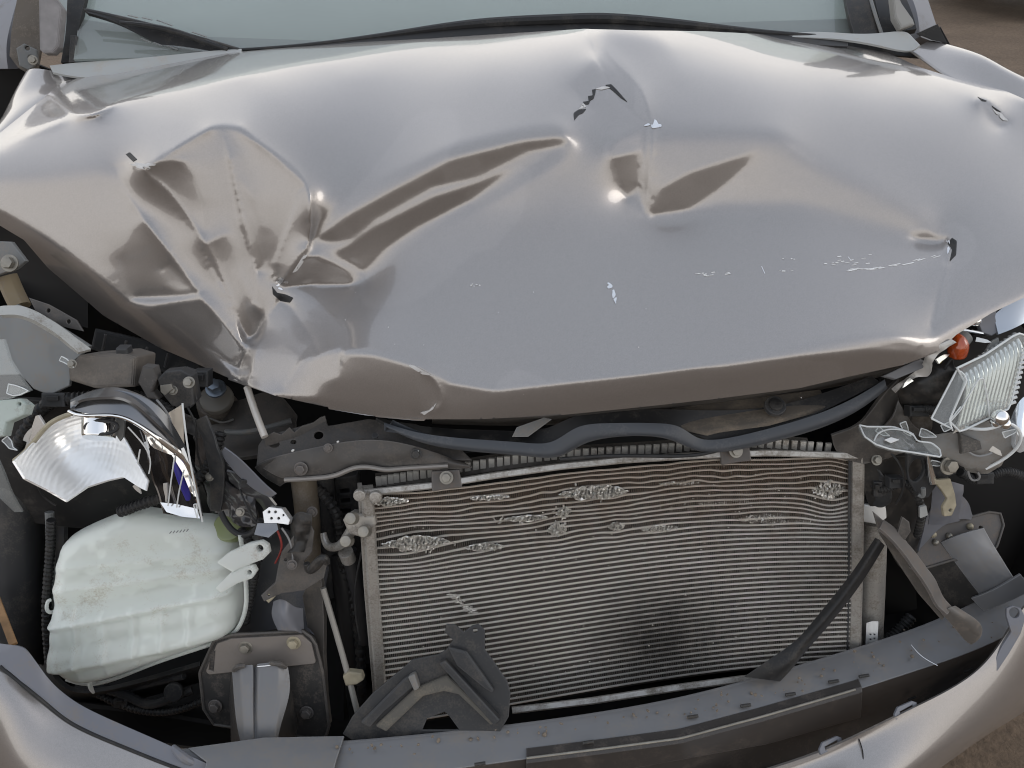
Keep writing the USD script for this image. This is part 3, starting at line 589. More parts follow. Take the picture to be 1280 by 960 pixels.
obj('cowl_end', sheet([[(985, 41, 0.78), (1030, 40, 0.78), (1090, 42, 0.78), (1132, 40, 0.78), (1140, 46, 0.775)], [(985, 46, 0.765), (1050, 49, 0.765), (1100, 57, 0.755), (1140, 63, 0.75), (1150, 56, 0.75)]], 0.004, nu=30, nv=6), M_cap, car)
# wiper
wip = obj('wiper', sheet([[(104, 10, 0.845), (150, 22, 0.835), (220, 38, 0.82), (296, 60, 0.795)], [(110, 16, 0.835), (150, 30, 0.825), (205, 58, 0.805), (252, 68, 0.79)]], 0.006, nu=30, nv=8), M_black, car)
tp = lambda l: [W(p) for p in l]
obj('blade', tube(tp([(108, 12, 0.83), (160, 24, 0.82), (230, 42, 0.80), (298, 61, 0.78)]), [0.0025, 0.003, 0.003, 0.002], n=8), M_dark, wip)
obj('arm', tube(tp([(150, 28, 0.805), (205, 36, 0.80), (250, 50, 0.79), (285, 62, 0.78)]), [0.003, 0.005, 0.005, 0.004], n=8), M_black, wip)
for a, b in (((160, 19), (172, 22)), ((178, 22), (190, 25)), ((196, 25), (215, 32)), ((176, 48), (188, 53)), ((192, 53), (202, 57)), ((210, 57), (222, 62)), ((240, 40), (258, 46))):
    obj('slot_glint', bar(W((*a, 0.797)), W((*b, 0.789)), 0.003, 0.0015), M_greyplastic, wip)
# pillars, door edges, mirror foot at both sides
obj('pillar', sheet([[(76, 78, 0.80), (82, 40, 0.84), (84, 0, 0.88), (86, -60, 1.0)], [(104, 77, 0.80), (98, 40, 0.835), (106, 0, 0.88), (116, -60, 1.0)]], 0.01, nu=20, nv=6), M_black, car)
obj('pillar_trim', sheet([[(86, 78, 0.788), (88, 44, 0.82)], [(97, 77, 0.785), (95, 44, 0.818)]], 0.006, nu=10, nv=5), M_dark, car)
obj('pillar', sheet([[(1068, 44, 0.80), (1060, 14, 0.835), (1050, -50, 0.98)], [(1102, 42, 0.80), (1092, 10, 0.835), (1075, -50, 0.98)]], 0.012, nu=20, nv=6), M_darksteel, car)
obj('pillar_trim', tube(tp([(1102, 42, 0.795), (1094, 18, 0.82), (1080, -30, 0.92)]), 0.003, n=8), M_greyplastic, car)
obj('pillar_cover', sheet([[(1104, 42, 0.80), (1096, 10, 0.84), (1086, -40, 0.96)], [(1146, 36, 0.80), (1138, 10, 0.84), (1112, -40, 0.96)]], 0.012, nu=20, nv=6), M_black, car)
obj('mirror_foot', plate([(49, 62), (47, -30), (64, -10), (78, 10), (77, 20), (73, 58), (66, 66), (54, 66)], pl_y(60, 40, 0.79, 25, 8), 0.02, cham=0.004, rnd=0.003), mat('mirror_grey', (0.20, 0.19, 0.19), rough=0.55, vary=0.15, vscale=50.0), car)
obj('mirror_foot', plate([(1112, -30), (1128, 4), (1142, 24), (1144, 30), (1126, 36), (1118, 22)], pl_y(1130, 10, 0.79, 25, -8), 0.02, cham=0.004), mat('mirror_grey_dusty', (0.26, 0.255, 0.24), rough=0.55), car)
obj('door_edge', sheet([[(10, 86, 0.86), (8, 60, 0.87), (16, 20, 0.92), (34, -40, 1.05)], [(-30, 86, 0.92), (-30, 60, 0.93), (-16, 20, 0.97), (4, -40, 1.1)]], 0.02, nu=24, nv=8), M_bluegrey, car)
obj('door_hinge_post', plate([(12, 70), (14, 40), (24, -20), (52, -20), (50, 60), (46, 84), (36, 92), (22, 84)], pl_y(35, 60, 0.87, 20, 20), 0.02, wob=0.004), mat('post_brown', (0.10, 0.085, 0.07), rough=0.6, dirt=DUST, dirt_amt=0.4), car)
obj('hinge', plate([(20, 60), (30, 54), (46, 62), (48, 80), (36, 88), (24, 82)], pl_y(35, 66, 0.84, 20, 20), 0.012, holes=[(34, 60, 0.004), (38, 72, 0.004)], cham=0.002), M_greyplastic, car)
obj('bolt', bolt(W((41, 75, 0.835)), [0.2, -0.8, 0.3], 0.006), M_zinc, car)
obj('door_edge', sheet([[(1178, 56, 0.86), (1168, 24, 0.90), (1150, -30, 1.03)], [(1150, 46, 0.82), (1145, 12, 0.87), (1126, -30, 0.97)]], 0.02, nu=24, nv=8), M_bluegrey, car)
obj('door_gasket', plate([(1146, 42), (1172, 30), (1184, 54), (1166, 50)], pl_y(1164, 44, 0.80, 10, -20), 0.02), M_black, car)
obj('body_side', plate([(-60, 82), (50, 82), (70, 90), (40, 130), (10, 170), (-60, 220)], pl_y(10, 120, 0.97, 0, 20), 0.01), M_liner, car)
obj('body_side', plate([(1150, 44), (1176, 34), (1190, 60), (1180, 75), (1150, 70)], pl_y(1170, 56, 1.0, 0, -20), 0.01), M_liner, car)
# fenders
YOFF = 0.0
obj('body_side', sheet([[(-120, 230, .62), (0, 240, .66), (60, 300, .60), (110, 360, .58)], [(-120, 400, .62), (0, 400, .60), (60, 400, .58), (110, 410, .56)]], 0.01, nu=16, nv=8), M_liner, car)
obj('fender', sheet([[(98, 96, .885), (80, 105, .82), (66, 119, .76), (30, 152, .65), (0, 174, .58), (-60, 215, .45)], [(72, 90, .87), (58, 108, .80), (44, 122, .74), (12, 152, .64), (-16, 175, .57), (-80, 220, .45)],
                     [(40, 86, .86), (28, 108, .80), (16, 130, .74), (-6, 160, .64), (-36, 190, .57), (-100, 230, .45)], [(30, 112, .93), (14, 142, .88), (-2, 172, .83), (-22, 200, .76), (-60, 230, .70), (-130, 270, .6)]], 0.003, nu=40, nv=30), M_paint, car, smooth=60)
obj('fender', sheet([[(1136, 62, .875), (1160, 79, .815), (1200, 102, .735), (1260, 118, .685), (1340, 156, .56)], [(1150, 57, .885), (1180, 70, .825), (1222, 95, .745), (1266, 118, .685), (1350, 156, .55)],
                     [(1164, 50, .92), (1197, 59, .86), (1230, 72, .79), (1265, 92, .73), (1350, 130, .60)], [(1168, 62, 1.0), (1204, 76, .95), (1240, 92, .89), (1278, 112, .82), (1370, 160, .70)]], 0.003, nu=40, nv=30), M_paint, car, smooth=60)
# engine bay shell
def bay():
    x0, x1, y0, y1, z0, z1 = -0.86, 0.86, 0.30, 0.90, 0.16, 1.04
    a = trimesh.creation.box((x1 - x0, 0.01, z1 - z0)); a.apply_translation((0, y1, (z0 + z1) / 2))
    b = trimesh.creation.box((x1 - x0, y1 - y0, 0.01)); b.apply_translation((0, (y1 + y0) / 2, z0))
    c = trimesh.creation.box((0.01, y1 - y0, 0.62)); d = c.copy(); c.apply_translation((x0, (y0 + y1) / 2, 0.47)); d.apply_translation((x1, (y0 + y1) / 2, 0.47))
    return join(a, b, c, d)
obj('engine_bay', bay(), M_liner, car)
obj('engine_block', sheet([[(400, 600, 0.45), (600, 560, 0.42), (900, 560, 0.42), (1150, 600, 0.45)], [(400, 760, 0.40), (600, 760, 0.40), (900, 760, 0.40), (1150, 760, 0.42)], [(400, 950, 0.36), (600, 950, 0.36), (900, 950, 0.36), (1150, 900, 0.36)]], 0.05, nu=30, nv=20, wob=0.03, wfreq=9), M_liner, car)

# ================================================================ CONDENSER, RADIATOR TOP, DRIER
cond = UsdGeom.Xform.Define(stage, '/World/wrecked_car/condenser').GetPrim()
CL, CR, CT, CB = 466.0, 1064.0, 0.0, 1.0
DENTS = [(515, 678, 62, 13, 1.0), (742, 616, 52, 9, .8), (1036, 612, 26, 14, 1.0), (655, 648, 40, 5, .4), (697, 662, 22, 8, .5), (825, 660, 34, 6, .5), (955, 648, 46, 7, .55), (600, 684, 28, 6, .5), (905, 590, 40, 6, .4), (480, 628, 30, 7, .5), (770, 660, 14, 7, .5)]
def crow(s, v):
    """Sight point of the condenser core at s across and v down, bent where it was hit."""
    s, v = np.broadcast_arrays(np.asarray(s, float), np.asarray(v, float))
    x = CL + (CR - CL) * s + 12 * v * (1 - s) + 2 * v * s
    y = 622 + v * 285 + ((578 - 622) + v * (247 - 285)) * s - (15 - 5 * v) * np.sin(PI * np.clip(s, 0, 1) ** 1.6)
    fade = np.exp(-np.maximum(v - 0.06, 0) / 0.11)
    w = (meshkit.fbm(np.stack([s * 9, v * 7, 0 * s], -1), 3, 8) - 0.5) * 12 + (meshkit.noise(np.stack([s * 34, v * 30, 0 * s], -1), 4) - 0.5) * 3.5
    y = y + w * fade * np.clip(v * 12, 0.25, 1) * np.clip(np.minimum(s, 1 - s) * 16, 0, 1)
    push = 0
    for cx, cy, rx, ry, a in DENTS:
        dx, dy = (x - cx) / rx, (y - cy) / ry
        y = y + a * ry * 0.75 * np.tanh(dy * 1.6) * np.exp(-dx ** 2 * 1.1 - (dy / 2.6) ** 2)
        push = push + a * 0.006 * np.exp(-dx ** 2 - (dy / 1.4) ** 2)
    yd = 0.135 + 0.055 * s - 0.075 * v - 0.012 * np.sin(PI * np.clip(s, 0, 1)) * (1 - v) + push
    return x, y, yd
NROW = 42
ss = np.linspace(0, 1, 151)
def strip(s, v, dv0, dv1, depth, front=0.0):
    """A flat tube: front face between v+dv0 and v+dv1, with depth behind."""
    a = P(*crow(s, v + dv0)[:2], y=crow(s, v)[2] + front); b = P(*crow(s, v + dv1)[:2], y=crow(s, v)[2] + front)
    c, d = b + [0, depth, 0], a + [0, depth, 0]
    V = np.stack([a, b, c, d], 1).reshape(-1, 3); n = len(s); f = []
    for i in range(n - 1):
        for j in range(4):
            k = (j + 1) % 4; f += [[4 * i + j, 4 * i + k, 4 * i + 4 + k], [4 * i + j, 4 * i + 4 + k, 4 * i + 4 + j]]
    f += [[0, 3, 2], [0, 2, 1], [4 * n - 4, 4 * n - 3, 4 * n - 2], [4 * n - 4, 4 * n - 2, 4 * n - 1]]
    m = trimesh.Trimesh(V, np.array(f), process=False); f2 = m
    if m.volume < 0: m.invert()
    return m
rowh = 1.0 / NROW
for i in range(NROW + 1):
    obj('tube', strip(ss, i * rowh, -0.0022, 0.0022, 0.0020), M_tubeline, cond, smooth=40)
# zigzag fins between the tubes
def fins():
    V, F = [], []; nz_ = 260; s = np.linspace(0.004, 0.996, nz_); n0 = 0
    for i in range(NROW):
        jit = s + (meshkit.noise(np.stack([s * 60, np.full(nz_, i * 3.7), s * 0], -1), 2) - 0.5) * 0.002
        top = P(*crow(jit, np.full(nz_, (i + 0.14) * rowh))[:2], y=crow(jit, np.full(nz_, (i + .5) * rowh))[2] + 0.0008)
        bot = P(*crow(jit, np.full(nz_, (i + 0.86) * rowh))[:2], y=crow(jit, np.full(nz_, (i + .5) * rowh))[2] + 0.0008)
        back = np.array([0.0, 0.008, 0]); th = np.array([0.00055, 0, 0])
        q = np.stack([top - th, bot - th, bot + th, top + th, top + back, bot + back], 1).reshape(-1, 3)
        V.append(q); b = n0 + 6 * np.arange(nz_)
        for t in ([0, 1, 2], [0, 2, 3], [0, 4, 5], [0, 5, 1], [3, 2, 5], [3, 5, 4]): F.append(np.stack([b + t[0], b + t[1], b + t[2]], 1))
        n0 += len(q)
    return trimesh.Trimesh(np.vstack(V), np.vstack(F), process=False)
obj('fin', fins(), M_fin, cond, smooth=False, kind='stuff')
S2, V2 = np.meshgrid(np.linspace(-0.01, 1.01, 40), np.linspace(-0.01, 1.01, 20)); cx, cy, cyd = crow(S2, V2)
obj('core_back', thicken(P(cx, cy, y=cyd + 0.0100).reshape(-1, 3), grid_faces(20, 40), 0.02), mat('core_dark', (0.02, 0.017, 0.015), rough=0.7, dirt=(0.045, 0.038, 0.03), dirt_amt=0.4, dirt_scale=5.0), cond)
# fins torn loose and flattened where the core was hit
def shreds(cx, cy, rx, ry, n, seed, big=1.0):
    r = np.random.default_rng(seed); ms = []
    for _ in range(n):
        a, b = r.normal(0, 0.42, 2); x, y = cx + a * rx, cy + b * ry
        v = (y - 600) / 275; s = (x - CL) / (CR - CL); yd = 0.135 + 0.055 * s - 0.075 * v - 0.012 * math.sin(PI * min(max(s, 0), 1)) * (1 - v)
        L = r.uniform(2.0, 7.0) * big; ang = r.normal(1.45, 0.5); q = []
        for k in range(5):
            t = k / 4 - 0.5; q.append(P(x + L * t * math.cos(ang) + r.normal(0, 0.7), y - L * t * math.sin(ang) + r.normal(0, 0.7), y=yd - 0.001 + r.uniform(0, 0.006)))
        ms.append(tube(q, r.uniform(0.0005, 0.0011), n=4, seg=8))
    return join(*ms)
def core_y(x, y):
    v = (y - 600) / 275; s = np.clip((x - CL) / (CR - CL), 0, 1); return 0.135 + 0.055 * s - 0.075 * v - 0.012 * np.sin(PI * s) * (1 - v)
def crushed(cx, cy, rx, ry, seed, tilt=0.0):
    """A lens of fins beaten flat into upright, uneven folds."""
    r = np.random.default_rng(seed); nu, nv = int(rx * 4), 14; u, v = np.meshgrid(np.linspace(-1, 1, nu), np.linspace(-1, 1, nv))
    ph = np.cumsum(r.uniform(0.35, 1.5, nu)) ; ed = ry * (1 - np.abs(u) ** 2.2) * (0.75 + 0.5 * meshkit.noise(np.stack([u * 5, v * 0, 0 * u], -1), seed)) + 0.4
    x = cx + u * rx + 1.2 * np.sin(ph[None] * 0.7 + v * 2) + (meshkit.noise(np.stack([u * 8, v * 3, 0 * u], -1), seed + 1) - .5) * 4; y = cy + v * ed + tilt * u * rx - 0.05 * u * rx
    d = core_y(x, y) - 0.0015 - 0.0030 * np.sin(ph[None] + 1.6 * np.sin(v * 1.7)) * (1 - np.abs(v) ** 3) + (meshkit.noise(np.stack([u * 14, v * 4, 0 * u], -1), seed + 2) - 0.5) * 0.006
    return thicken(P(x, y, y=d).reshape(-1, 3), grid_faces(nv, nu), 0.0012)
for k, (cx_, cy_, rx, ry) in enumerate([(520, 679, 40, 8), (742, 616, 42, 8), (1036, 612, 20, 10), (697, 662, 11, 7), (658, 648, 26, 2.5), (825, 661, 22, 3.5), (955, 648, 34, 4.5), (606, 684, 22, 4), (770, 658, 9, 5), (486, 627, 22, 4.5), (705, 640, 8, 7), (1000, 652, 26, 3.5), (905, 628, 30, 2), (612, 622, 22, 2), (850, 604, 24, 2)]):
    obj('crushed_fins', crushed(cx_, cy_, rx, ry, 90 + k), M_crush, cond, smooth=40)
for k, (cx_, cy_, rx, ry, n) in enumerate([(520, 680, 50, 10, 40), (742, 616, 48, 9, 34), (1036, 612, 22, 11, 20), (697, 662, 14, 10, 14), (825, 660, 30, 5, 16), (955, 648, 44, 6, 22), (605, 684, 28, 6, 14), (905, 586, 60, 5, 20), (700, 640, 14, 18, 16), (640, 650, 34, 3, 12), (870, 635, 70, 4, 22), (572, 748, 4, 4, 6)]):
    obj('bent_fins', shreds(cx_, cy_, rx, ry, n, 50 + k), M_crush, cond, smooth=False)
r_ = np.random.default_rng(77); ms = []
for _ in range(60):
    t = r_.uniform(0, 1); x, y = 558 + 32 * t + r_.normal(0, 3.0), 739 + 28 * t + r_.normal(0, 1.2)
    p = P(x, y, y=0.098 - 0.01 * t); ms.append(bar(p, p + np.array([r_.uniform(0.002, 0.006), 0.0, r_.normal(0, 0.0006)]), 0.0012, 0.0012))
obj('scuff', join(*ms), M_crush, cond, smooth=False)
ms = []
for _ in range(170):
    s, v = r_.uniform(0.02, 0.98), r_.uniform(0.05, 0.98); x, y, yd = (float(a) for a in crow(s, v))
    p = P(x, y, y=yd - 0.0006); ms.append(trimesh.creation.icosphere(subdivisions=0, radius=r_.uniform(0.0005, 0.0012))); ms[-1].apply_translation(p)
obj('grit', join(*ms), M_crush, cond, smooth=False, kind='stuff')
def edge_bar(pts, w, d, m, name, parent=cond, nseg=30):
    """A square rail along sight points, w wide across the view plane (metres), d deep."""
    c = polyline([W(p) for p in pts], nseg); T = np.gradient(c, axis=0); T /= np.linalg.norm(T, axis=1, keepdims=True)
    n = EYE - c; n -= T * (n * T).sum(1, keepdims=True); n /= np.linalg.norm(n, axis=1, keepdims=True); b = np.cross(T, n); ch = min(w, d) * 0.16; V = []
    prof = [(-w / 2, -d), (w / 2, -d), (w / 2, -ch), (w / 2 - ch, 0), (-w / 2 + ch, 0), (-w / 2, -ch)]
    for x, y in prof: V.append(c + b * x + n * y)
    V = np.stack(V, 1).reshape(-1, 3); k = len(prof); f = []
    for i in range(nseg - 1):
        for j in range(k):
            q = (j + 1) % k; f += [[k * i + j, k * i + q, k * i + k + q], [k * i + j, k * i + k + q, k * i + k + j]]
    for j in range(1, k - 1): f += [[0, j + 1, j], [k * (nseg - 1), k * (nseg - 1) + j, k * (nseg - 1) + j + 1]]
    m_ = trimesh.Trimesh(V, np.array(f), process=False)
    if m_.volume < 0: m_.invert()
    return obj(name, m_, m, parent)
edge_bar([(459, 616, 0.128), (467, 740, 0.095), (479, 905, 0.055)], 0.016, 0.022, M_alu, 'side_header')
edge_bar([(450, 612, 0.135), (458, 740, 0.10), (472, 905, 0.062)], 0.006, 0.02, M_alu, 'header_flange')
edge_bar([(1072, 570, 0.185), (1071, 700, 0.15), (1068, 830, 0.11)], 0.017, 0.022, M_alu, 'side_header')
edge_bar([(1062, 572, 0.186), (1061, 700, 0.152), (1059, 830, 0.112)], 0.003, 0.02, M_dark, 'header_groove')
edge_bar([(455, 616, 0.13), (540, 607, 0.135), (620, 594, 0.14), (700, 583, 0.145), (780, 575, 0.15), (860, 570, 0.16), (960, 566, 0.175), (1078, 570, 0.185)], 0.009, 0.018, M_alu, 'top_rail', nseg=60)
edge_bar([(640, 888, 0.055), (740, 876, 0.062), (850, 859, 0.075), (925, 849, 0.085), (990, 842, 0.095)], 0.010, 0.02, M_alu, 'bottom_rail')
for px, py, y in [(470, 620, 0.12), (450, 618, 0.12)]: obj('corner_cap', cyl(W((px, py, y)), [0, -1, 0.3], 0.008, 0.006, cham=0.002), M_alu, cond)
# radiator behind: comb of fin ends along its top tank
rad = UsdGeom.Xform.Define(stage, '/World/wrecked_car/radiator').GetPrim()
ca = catmull([(470, 604, .165), (540, 593, .17), (640, 577, .175), (740, 568, .18), (840, 562, .185), (930, 556, .195), (1040, 562, .20)], 400)
edge_bar([tuple(p) for p in ca[::20]] , 0.026, 0.03, mat('radiator_tank', (0.10, 0.09, 0.08), rough=0.5, metal=0.4, dirt=(0.05, 0.045, 0.04), dirt_amt=0.6), 'radiator_tank', rad)
pos = np.linspace(3, 396, 60)
M_tooth = mat('radiator_tooth', (0.55, 0.53, 0.49), rough=0.45, metal=0.4, dirt=(0.30, 0.26, 0.22), dirt_amt=0.4)
for i, q in enumerate(pos):
    p = ca[int(q)]; c = W(tuple(p)); c = c + (EYE - c) / np.linalg.norm(EYE - c) * 0.001
    obj('crimp_tab', bar(c + [0, 0, -0.006], c + [0, 0.003, 0.008], 0.004, 0.0076, up=(1, 0, 0)), M_tooth, rad)
for px, py, y, s in [(556, 601, .135, 1), (918, 568, .165, -1)]:
    k = obj('clip', plate([(px - 17, py - 12), (px + 18, py - 14), (px + 22, py + 8), (px + 4, py + 10), (px - 16, py + 14)], pl_y(px, py, y, 30, 5), 0.006, cham=0.0015, rnd=0.002), M_rust, rad)
    obj('bolt', bolt(W((px + 2, py - 4, y - 0.004)), [0, -0.8, 0.55], 0.006), M_zinc, k)
# receiver drier on the right of the condenser
dr = obj('receiver_drier', join(tube(tp([(1092, 650, 0.20), (1090, 720, 0.18), (1086, 830, 0.15)]), 0.0185, n=32, seg=30)), M_alu, car, smooth=40)
obj('cap', plate([(1072, 633), (1108, 628), (1109, 648), (1098, 656), (1074, 652)], pl_y(1090, 640, 0.185, 20), 0.02, cham=0.003, rnd=0.002), mat('bright_alu', (0.72, 0.72, 0.70), rough=0.35, metal=0.6), dr)
c0 = W((1089, 790, 0.161)); cn = np.array([0.10, -0.90, 0.40])
lab = obj('label', sheet([[(1083, 779, .139), (1090, 777, .1375), (1098, 777, .139)], [(1082, 806, .133), (1089, 804, .1315), (1097, 803, .133)]], 0.0006, nu=12, nv=4), M_white, dr)
for a in ((1087, 793), (1092, 793), (1087, 799), (1092, 798)):
    obj('mark', bar(W((*a, 0.1305)), W((a[0] + 2, a[1], 0.1305)), 0.0022, 0.0012), M_print, dr)

# ================================================================ BUMPER BEAM
bm = UsdGeom.Xform.Define(stage, '/World/wrecked_car/bumper_beam').GetPrim()
st = [ # px, rear edge, break line, front edge, groove, lower edge
    (225, 936, 952, 992, 1030, 1060), (430, 926, 942, 978, 1015, 1050), (640, 905, 920, 951, 998, 1030), (760, 888, 904, 936, 985, 1010), (850, 871, 890, 924, 968, 994), (951, 845, 866, 897, 938, 965), (1065, 811, 836, 864, 905, 934), (1146, 784, 808, 838, 868, 890), (1220, 752, 780, 812, 834, 846), (1290, 716, 748, 778, 800, 815)]
zr = np.linspace(0.430, 0.452, len(st))
def brow(k, dz, ox=0, oy=0): return [(s[0] + ox, s[k] + oy, None, z + dz) for s, z in zip(st, zr)]
top = np.stack([catmull([W(p) for p in brow(1, 0)], 90), catmull([W(p) for p in brow(2, -0.003)], 90), catmull([W(p) for p in brow(3, -0.010)], 90)])
fy = catmull([W(p) for p in brow(3, -0.010)], 90)
def on_y(k, back, n=90):
    a = [W(p) for p in brow(3, -0.010)]; return catmull([P(s[0], s[k], y=q[1] + back) for s, q in zip(st, a)], n)
face = np.stack([top[2], on_y(4, 0.006), on_y(5, -0.006)])
back_edge = top[0] + [0, 0.0, -0.06]
rows = np.stack([back_edge, top[0], top[0] * 0.5 + top[1] * 0.5 + [0, 0, .002], top[1], top[1] * 0.45 + top[2] * 0.55 + [0, 0, 0.001], top[2]]); v = rows.reshape(-1, 3)
bt = obj('top_flange', thicken(v, grid_faces(len(rows), 90), 0.003), M_beam, bm, smooth=35)
rows = np.stack([face[0] + [0, 0.001, -0.0015], face[0] * 0.4 + face[1] * 0.6 + [0, 0.002, 0], face[1], face[2], face[2] + [0, 0.02, -0.02]]); v = rows.reshape(-1, 3)
obj('front_face', thicken(v, grid_faces(len(rows), 90), 0.003), M_face, bm, smooth=40)
obj('lower_lip', tube(on_y(5, -0.006)[::3] + [0, -0.002, 0], 0.0055, n=10, seg=60), M_steel, bm)
# step plate riveted over the middle of the beam
def along(px, k, dz, lift): 
    ks = [s[0] for s in st]; return P(px, np.interp(px, ks, [s[k] for s in st]), z=np.interp(px, ks, zr) + dz)
pq = np.linspace(658, 1076, 50)
ed = np.stack([along(x, 3, -0.010, 0) for x in pq])
r0 = ed + [0, 0.012, 0.0045]; r1 = ed + [0, -0.001, 0.0045]; r2 = ed + [0, -0.006, 0.0]; r3 = np.stack([P(x, np.interp(x, [658, 760, 850, 960, 1076], [985, 966, 950, 930, 897]), y=e[1] - 0.006) for x, e in zip(pq, ed)])
obj('step_plate', thicken(np.stack([r0, r1, r2, r3]).reshape(-1, 3), grid_faces(4, 50), 0.003), M_face, bm, smooth=30)
obj('plate_edge', tube(r1[::2] + [0, -0.001, 0.0004], 0.0017, n=8, seg=60), M_zinc, bm)
for px, py in [(866, 896), (932, 882), (988, 868), (1042, 852), (1080, 845), (735, 928), (600, 955)]:
    z0 = float(np.interp(px, [s[0] for s in st], zr)); c = P(px, py, z=z0 - 0.0005)
    obj('slot', tube([c + [-0.007, -0.001, 0], c + [0.007, 0.001, 0.0005]], 0.0022, n=8, seg=8), M_darksteel, bm)
for px, py in [(1140, 873), (1018, 903), (1210, 838)]:
    obj('slot', tube([P(px - 5, py + 2, y=float(np.interp(px, [s[0] for s in st], [W(p)[1] for p in brow(3, -.01)])) - 0.001), P(px + 5, py - 2, y=float(np.interp(px, [s[0] for s in st], [W(p)[1] for p in brow(3, -.01)])) - 0.001)], 0.0016, n=8, seg=6), M_liner, bm)
tq = np.array([[P(x, y, z=zz) for x, y, zz in r] for r in [[(235, 935, .436), (330, 922, .438), (430, 920, .440)], [(258, 952, .436), (336, 948, .438), (420, 950, .440)], [(250, 1000, .43), (330, 1000, .43), (408, 1000, .43)]]])
obj('tie_plate', thicken(tq.reshape(-1, 3), grid_faces(3, 3), 0.003), M_beam, bm, smooth=20)
obj('scratch', tube(tp([(1139, 806, None, .451), (1152, 820, None, .448), (1172, 832, None, .445)]), 0.0006, n=5, seg=10), M_bare, bm)

# ================================================================ LEFT CRUSH BOX
cb = UsdGeom.Xform.Define(stage, '/World/wrecked_car/crush_box').GetPrim()
CP = pl_y(330, 850, 0.06, 20, -3)
flange = [(268, 800), (290, 793), (380, 788), (394, 800), (404, 840), (412, 910), (405, 925), (268, 905), (255, 885), (250, 840)]
obj('back_plate', plate(flange, CP, 0.004, rnd=0.006, cham=0.001), mat('plate_dark', (0.030, 0.029, 0.028), rough=0.4, dirt=(0.12, 0.10, 0.085), dirt_amt=0.4, dirt_scale=14.0, bevel=0.001), cb)
obj('upper_plate', plate([(272, 803), (290, 797), (378, 792), (390, 803), (396, 828), (262, 842), (258, 838)], CP, 0.003, top=0.003, rnd=0.004, cham=0.0008, holes=[[(264, 815), (270, 812), (268, 838), (262, 836)]]), mat('plate_warm', (0.19, 0.17, 0.155), rough=0.45, metal=0.3, dirt=DUST, dirt_amt=0.5, bevel=0.001), cb)
rim(flange, CP, 0.0022, M_steel, cb, 'rolled_edge', top=0.001)
f0 = [(288, 838), (300, 830), (318, 829), (345, 826), (358, 832), (360, 850), (366, 900), (350, 925), (300, 925), (292, 905)]
def boxed(front, back, pl_f, pl_b):
    a = to_plane(front, pl_f); b = to_plane(back, pl_b)
    A = pl_f[0] + a[:, :1] * pl_f[1] + a[:, 1:] * pl_f[2]; B = pl_b[0] + b[:, :1] * pl_b[1] + b[:, 1:] * pl_b[2]
    return A, B
def loft(rows, th=0.003, closed=True):
    R = np.stack([np.vstack([r, r[:1]]) if closed else r for r in [np.asarray(r) for r in rows]])
    return R.reshape(-1, 3), grid_faces(R.shape[0], R.shape[1])
# the box runs from the plate forward to the beam: upper face with a pressed groove, and two dark sides
top_rows = [[(290, 838, .048), (300, 832, .047), (316, 831, .046), (319, 835, .050), (322, 830, .046), (346, 827, .047), (360, 834, .048)],
            [(292, 866, .025), (302, 864, .022), (316, 863, .021), (319, 865, .025), (322, 862, .021), (346, 860, .022), (362, 864, .025)],
            [(296, 905, -.004), (304, 904, -.007), (316, 903, -.008), (319, 904, -.005), (322, 903, -.008), (346, 902, -.007), (352, 903, -.004)],
            [(302, 932, -.022), (306, 932, -.025), (316, 932, -.026), (319, 932, -.024), (322, 932, -.026), (344, 930, -.025), (346, 930, -.022)]]
R = np.stack([polyline([W(p) for p in r], 49) for r in top_rows]); R = np.stack([catmull(R[:, j], 20) for j in range(49)], 1); v = R.reshape(-1, 3)
obj('box_top', thicken(v, grid_faces(20, 49), 0.004), M_beam, cb, smooth=30)
obj('box_side', sheet([[(360, 834, .048), (362, 864, .025), (352, 903, -.004), (346, 930, -.022)], [(364, 880, .05), (372, 905, .03), (362, 940, .0), (350, 960, -.02)]], 0.004, nu=16, nv=5), M_darksteel, cb)
obj('box_side', sheet([[(290, 838, .048), (292, 866, .025), (296, 905, -.004), (302, 932, -.022)], [(286, 880, .05), (288, 900, .03), (290, 940, .0), (298, 960, -.02)]], 0.004, nu=16, nv=5), M_darksteel, cb)
for a, b in [((292, 838), (306, 832)), ((338, 829), (358, 834))]: obj('weld', tube(tp([(*a, .045), ((a[0] + b[0]) / 2, (a[1] + b[1]) / 2 - 2, .044), (*b, .045)]), [0.003, 0.004, 0.003], n=8, seg=16), M_steel, cb)
obj('bright_nick', tube(tp([(322, 833, .043), (334, 832, .043), (345, 830, .043)]), 0.0011, n=6, seg=10), M_bare, cb)
nrm = CP[3]
for px, py, m_ in [(308, 808, M_zinc), (368, 802, M_cream), (270, 881, M_rust), (384, 889, M_rust)]:
    c = to_plane([(px, py)], CP)[0]; c = CP[0] + c[0] * CP[1] + c[1] * CP[2] + nrm * 0.003; obj('bolt', bolt(c, nrm, 0.0068), m_, cb)
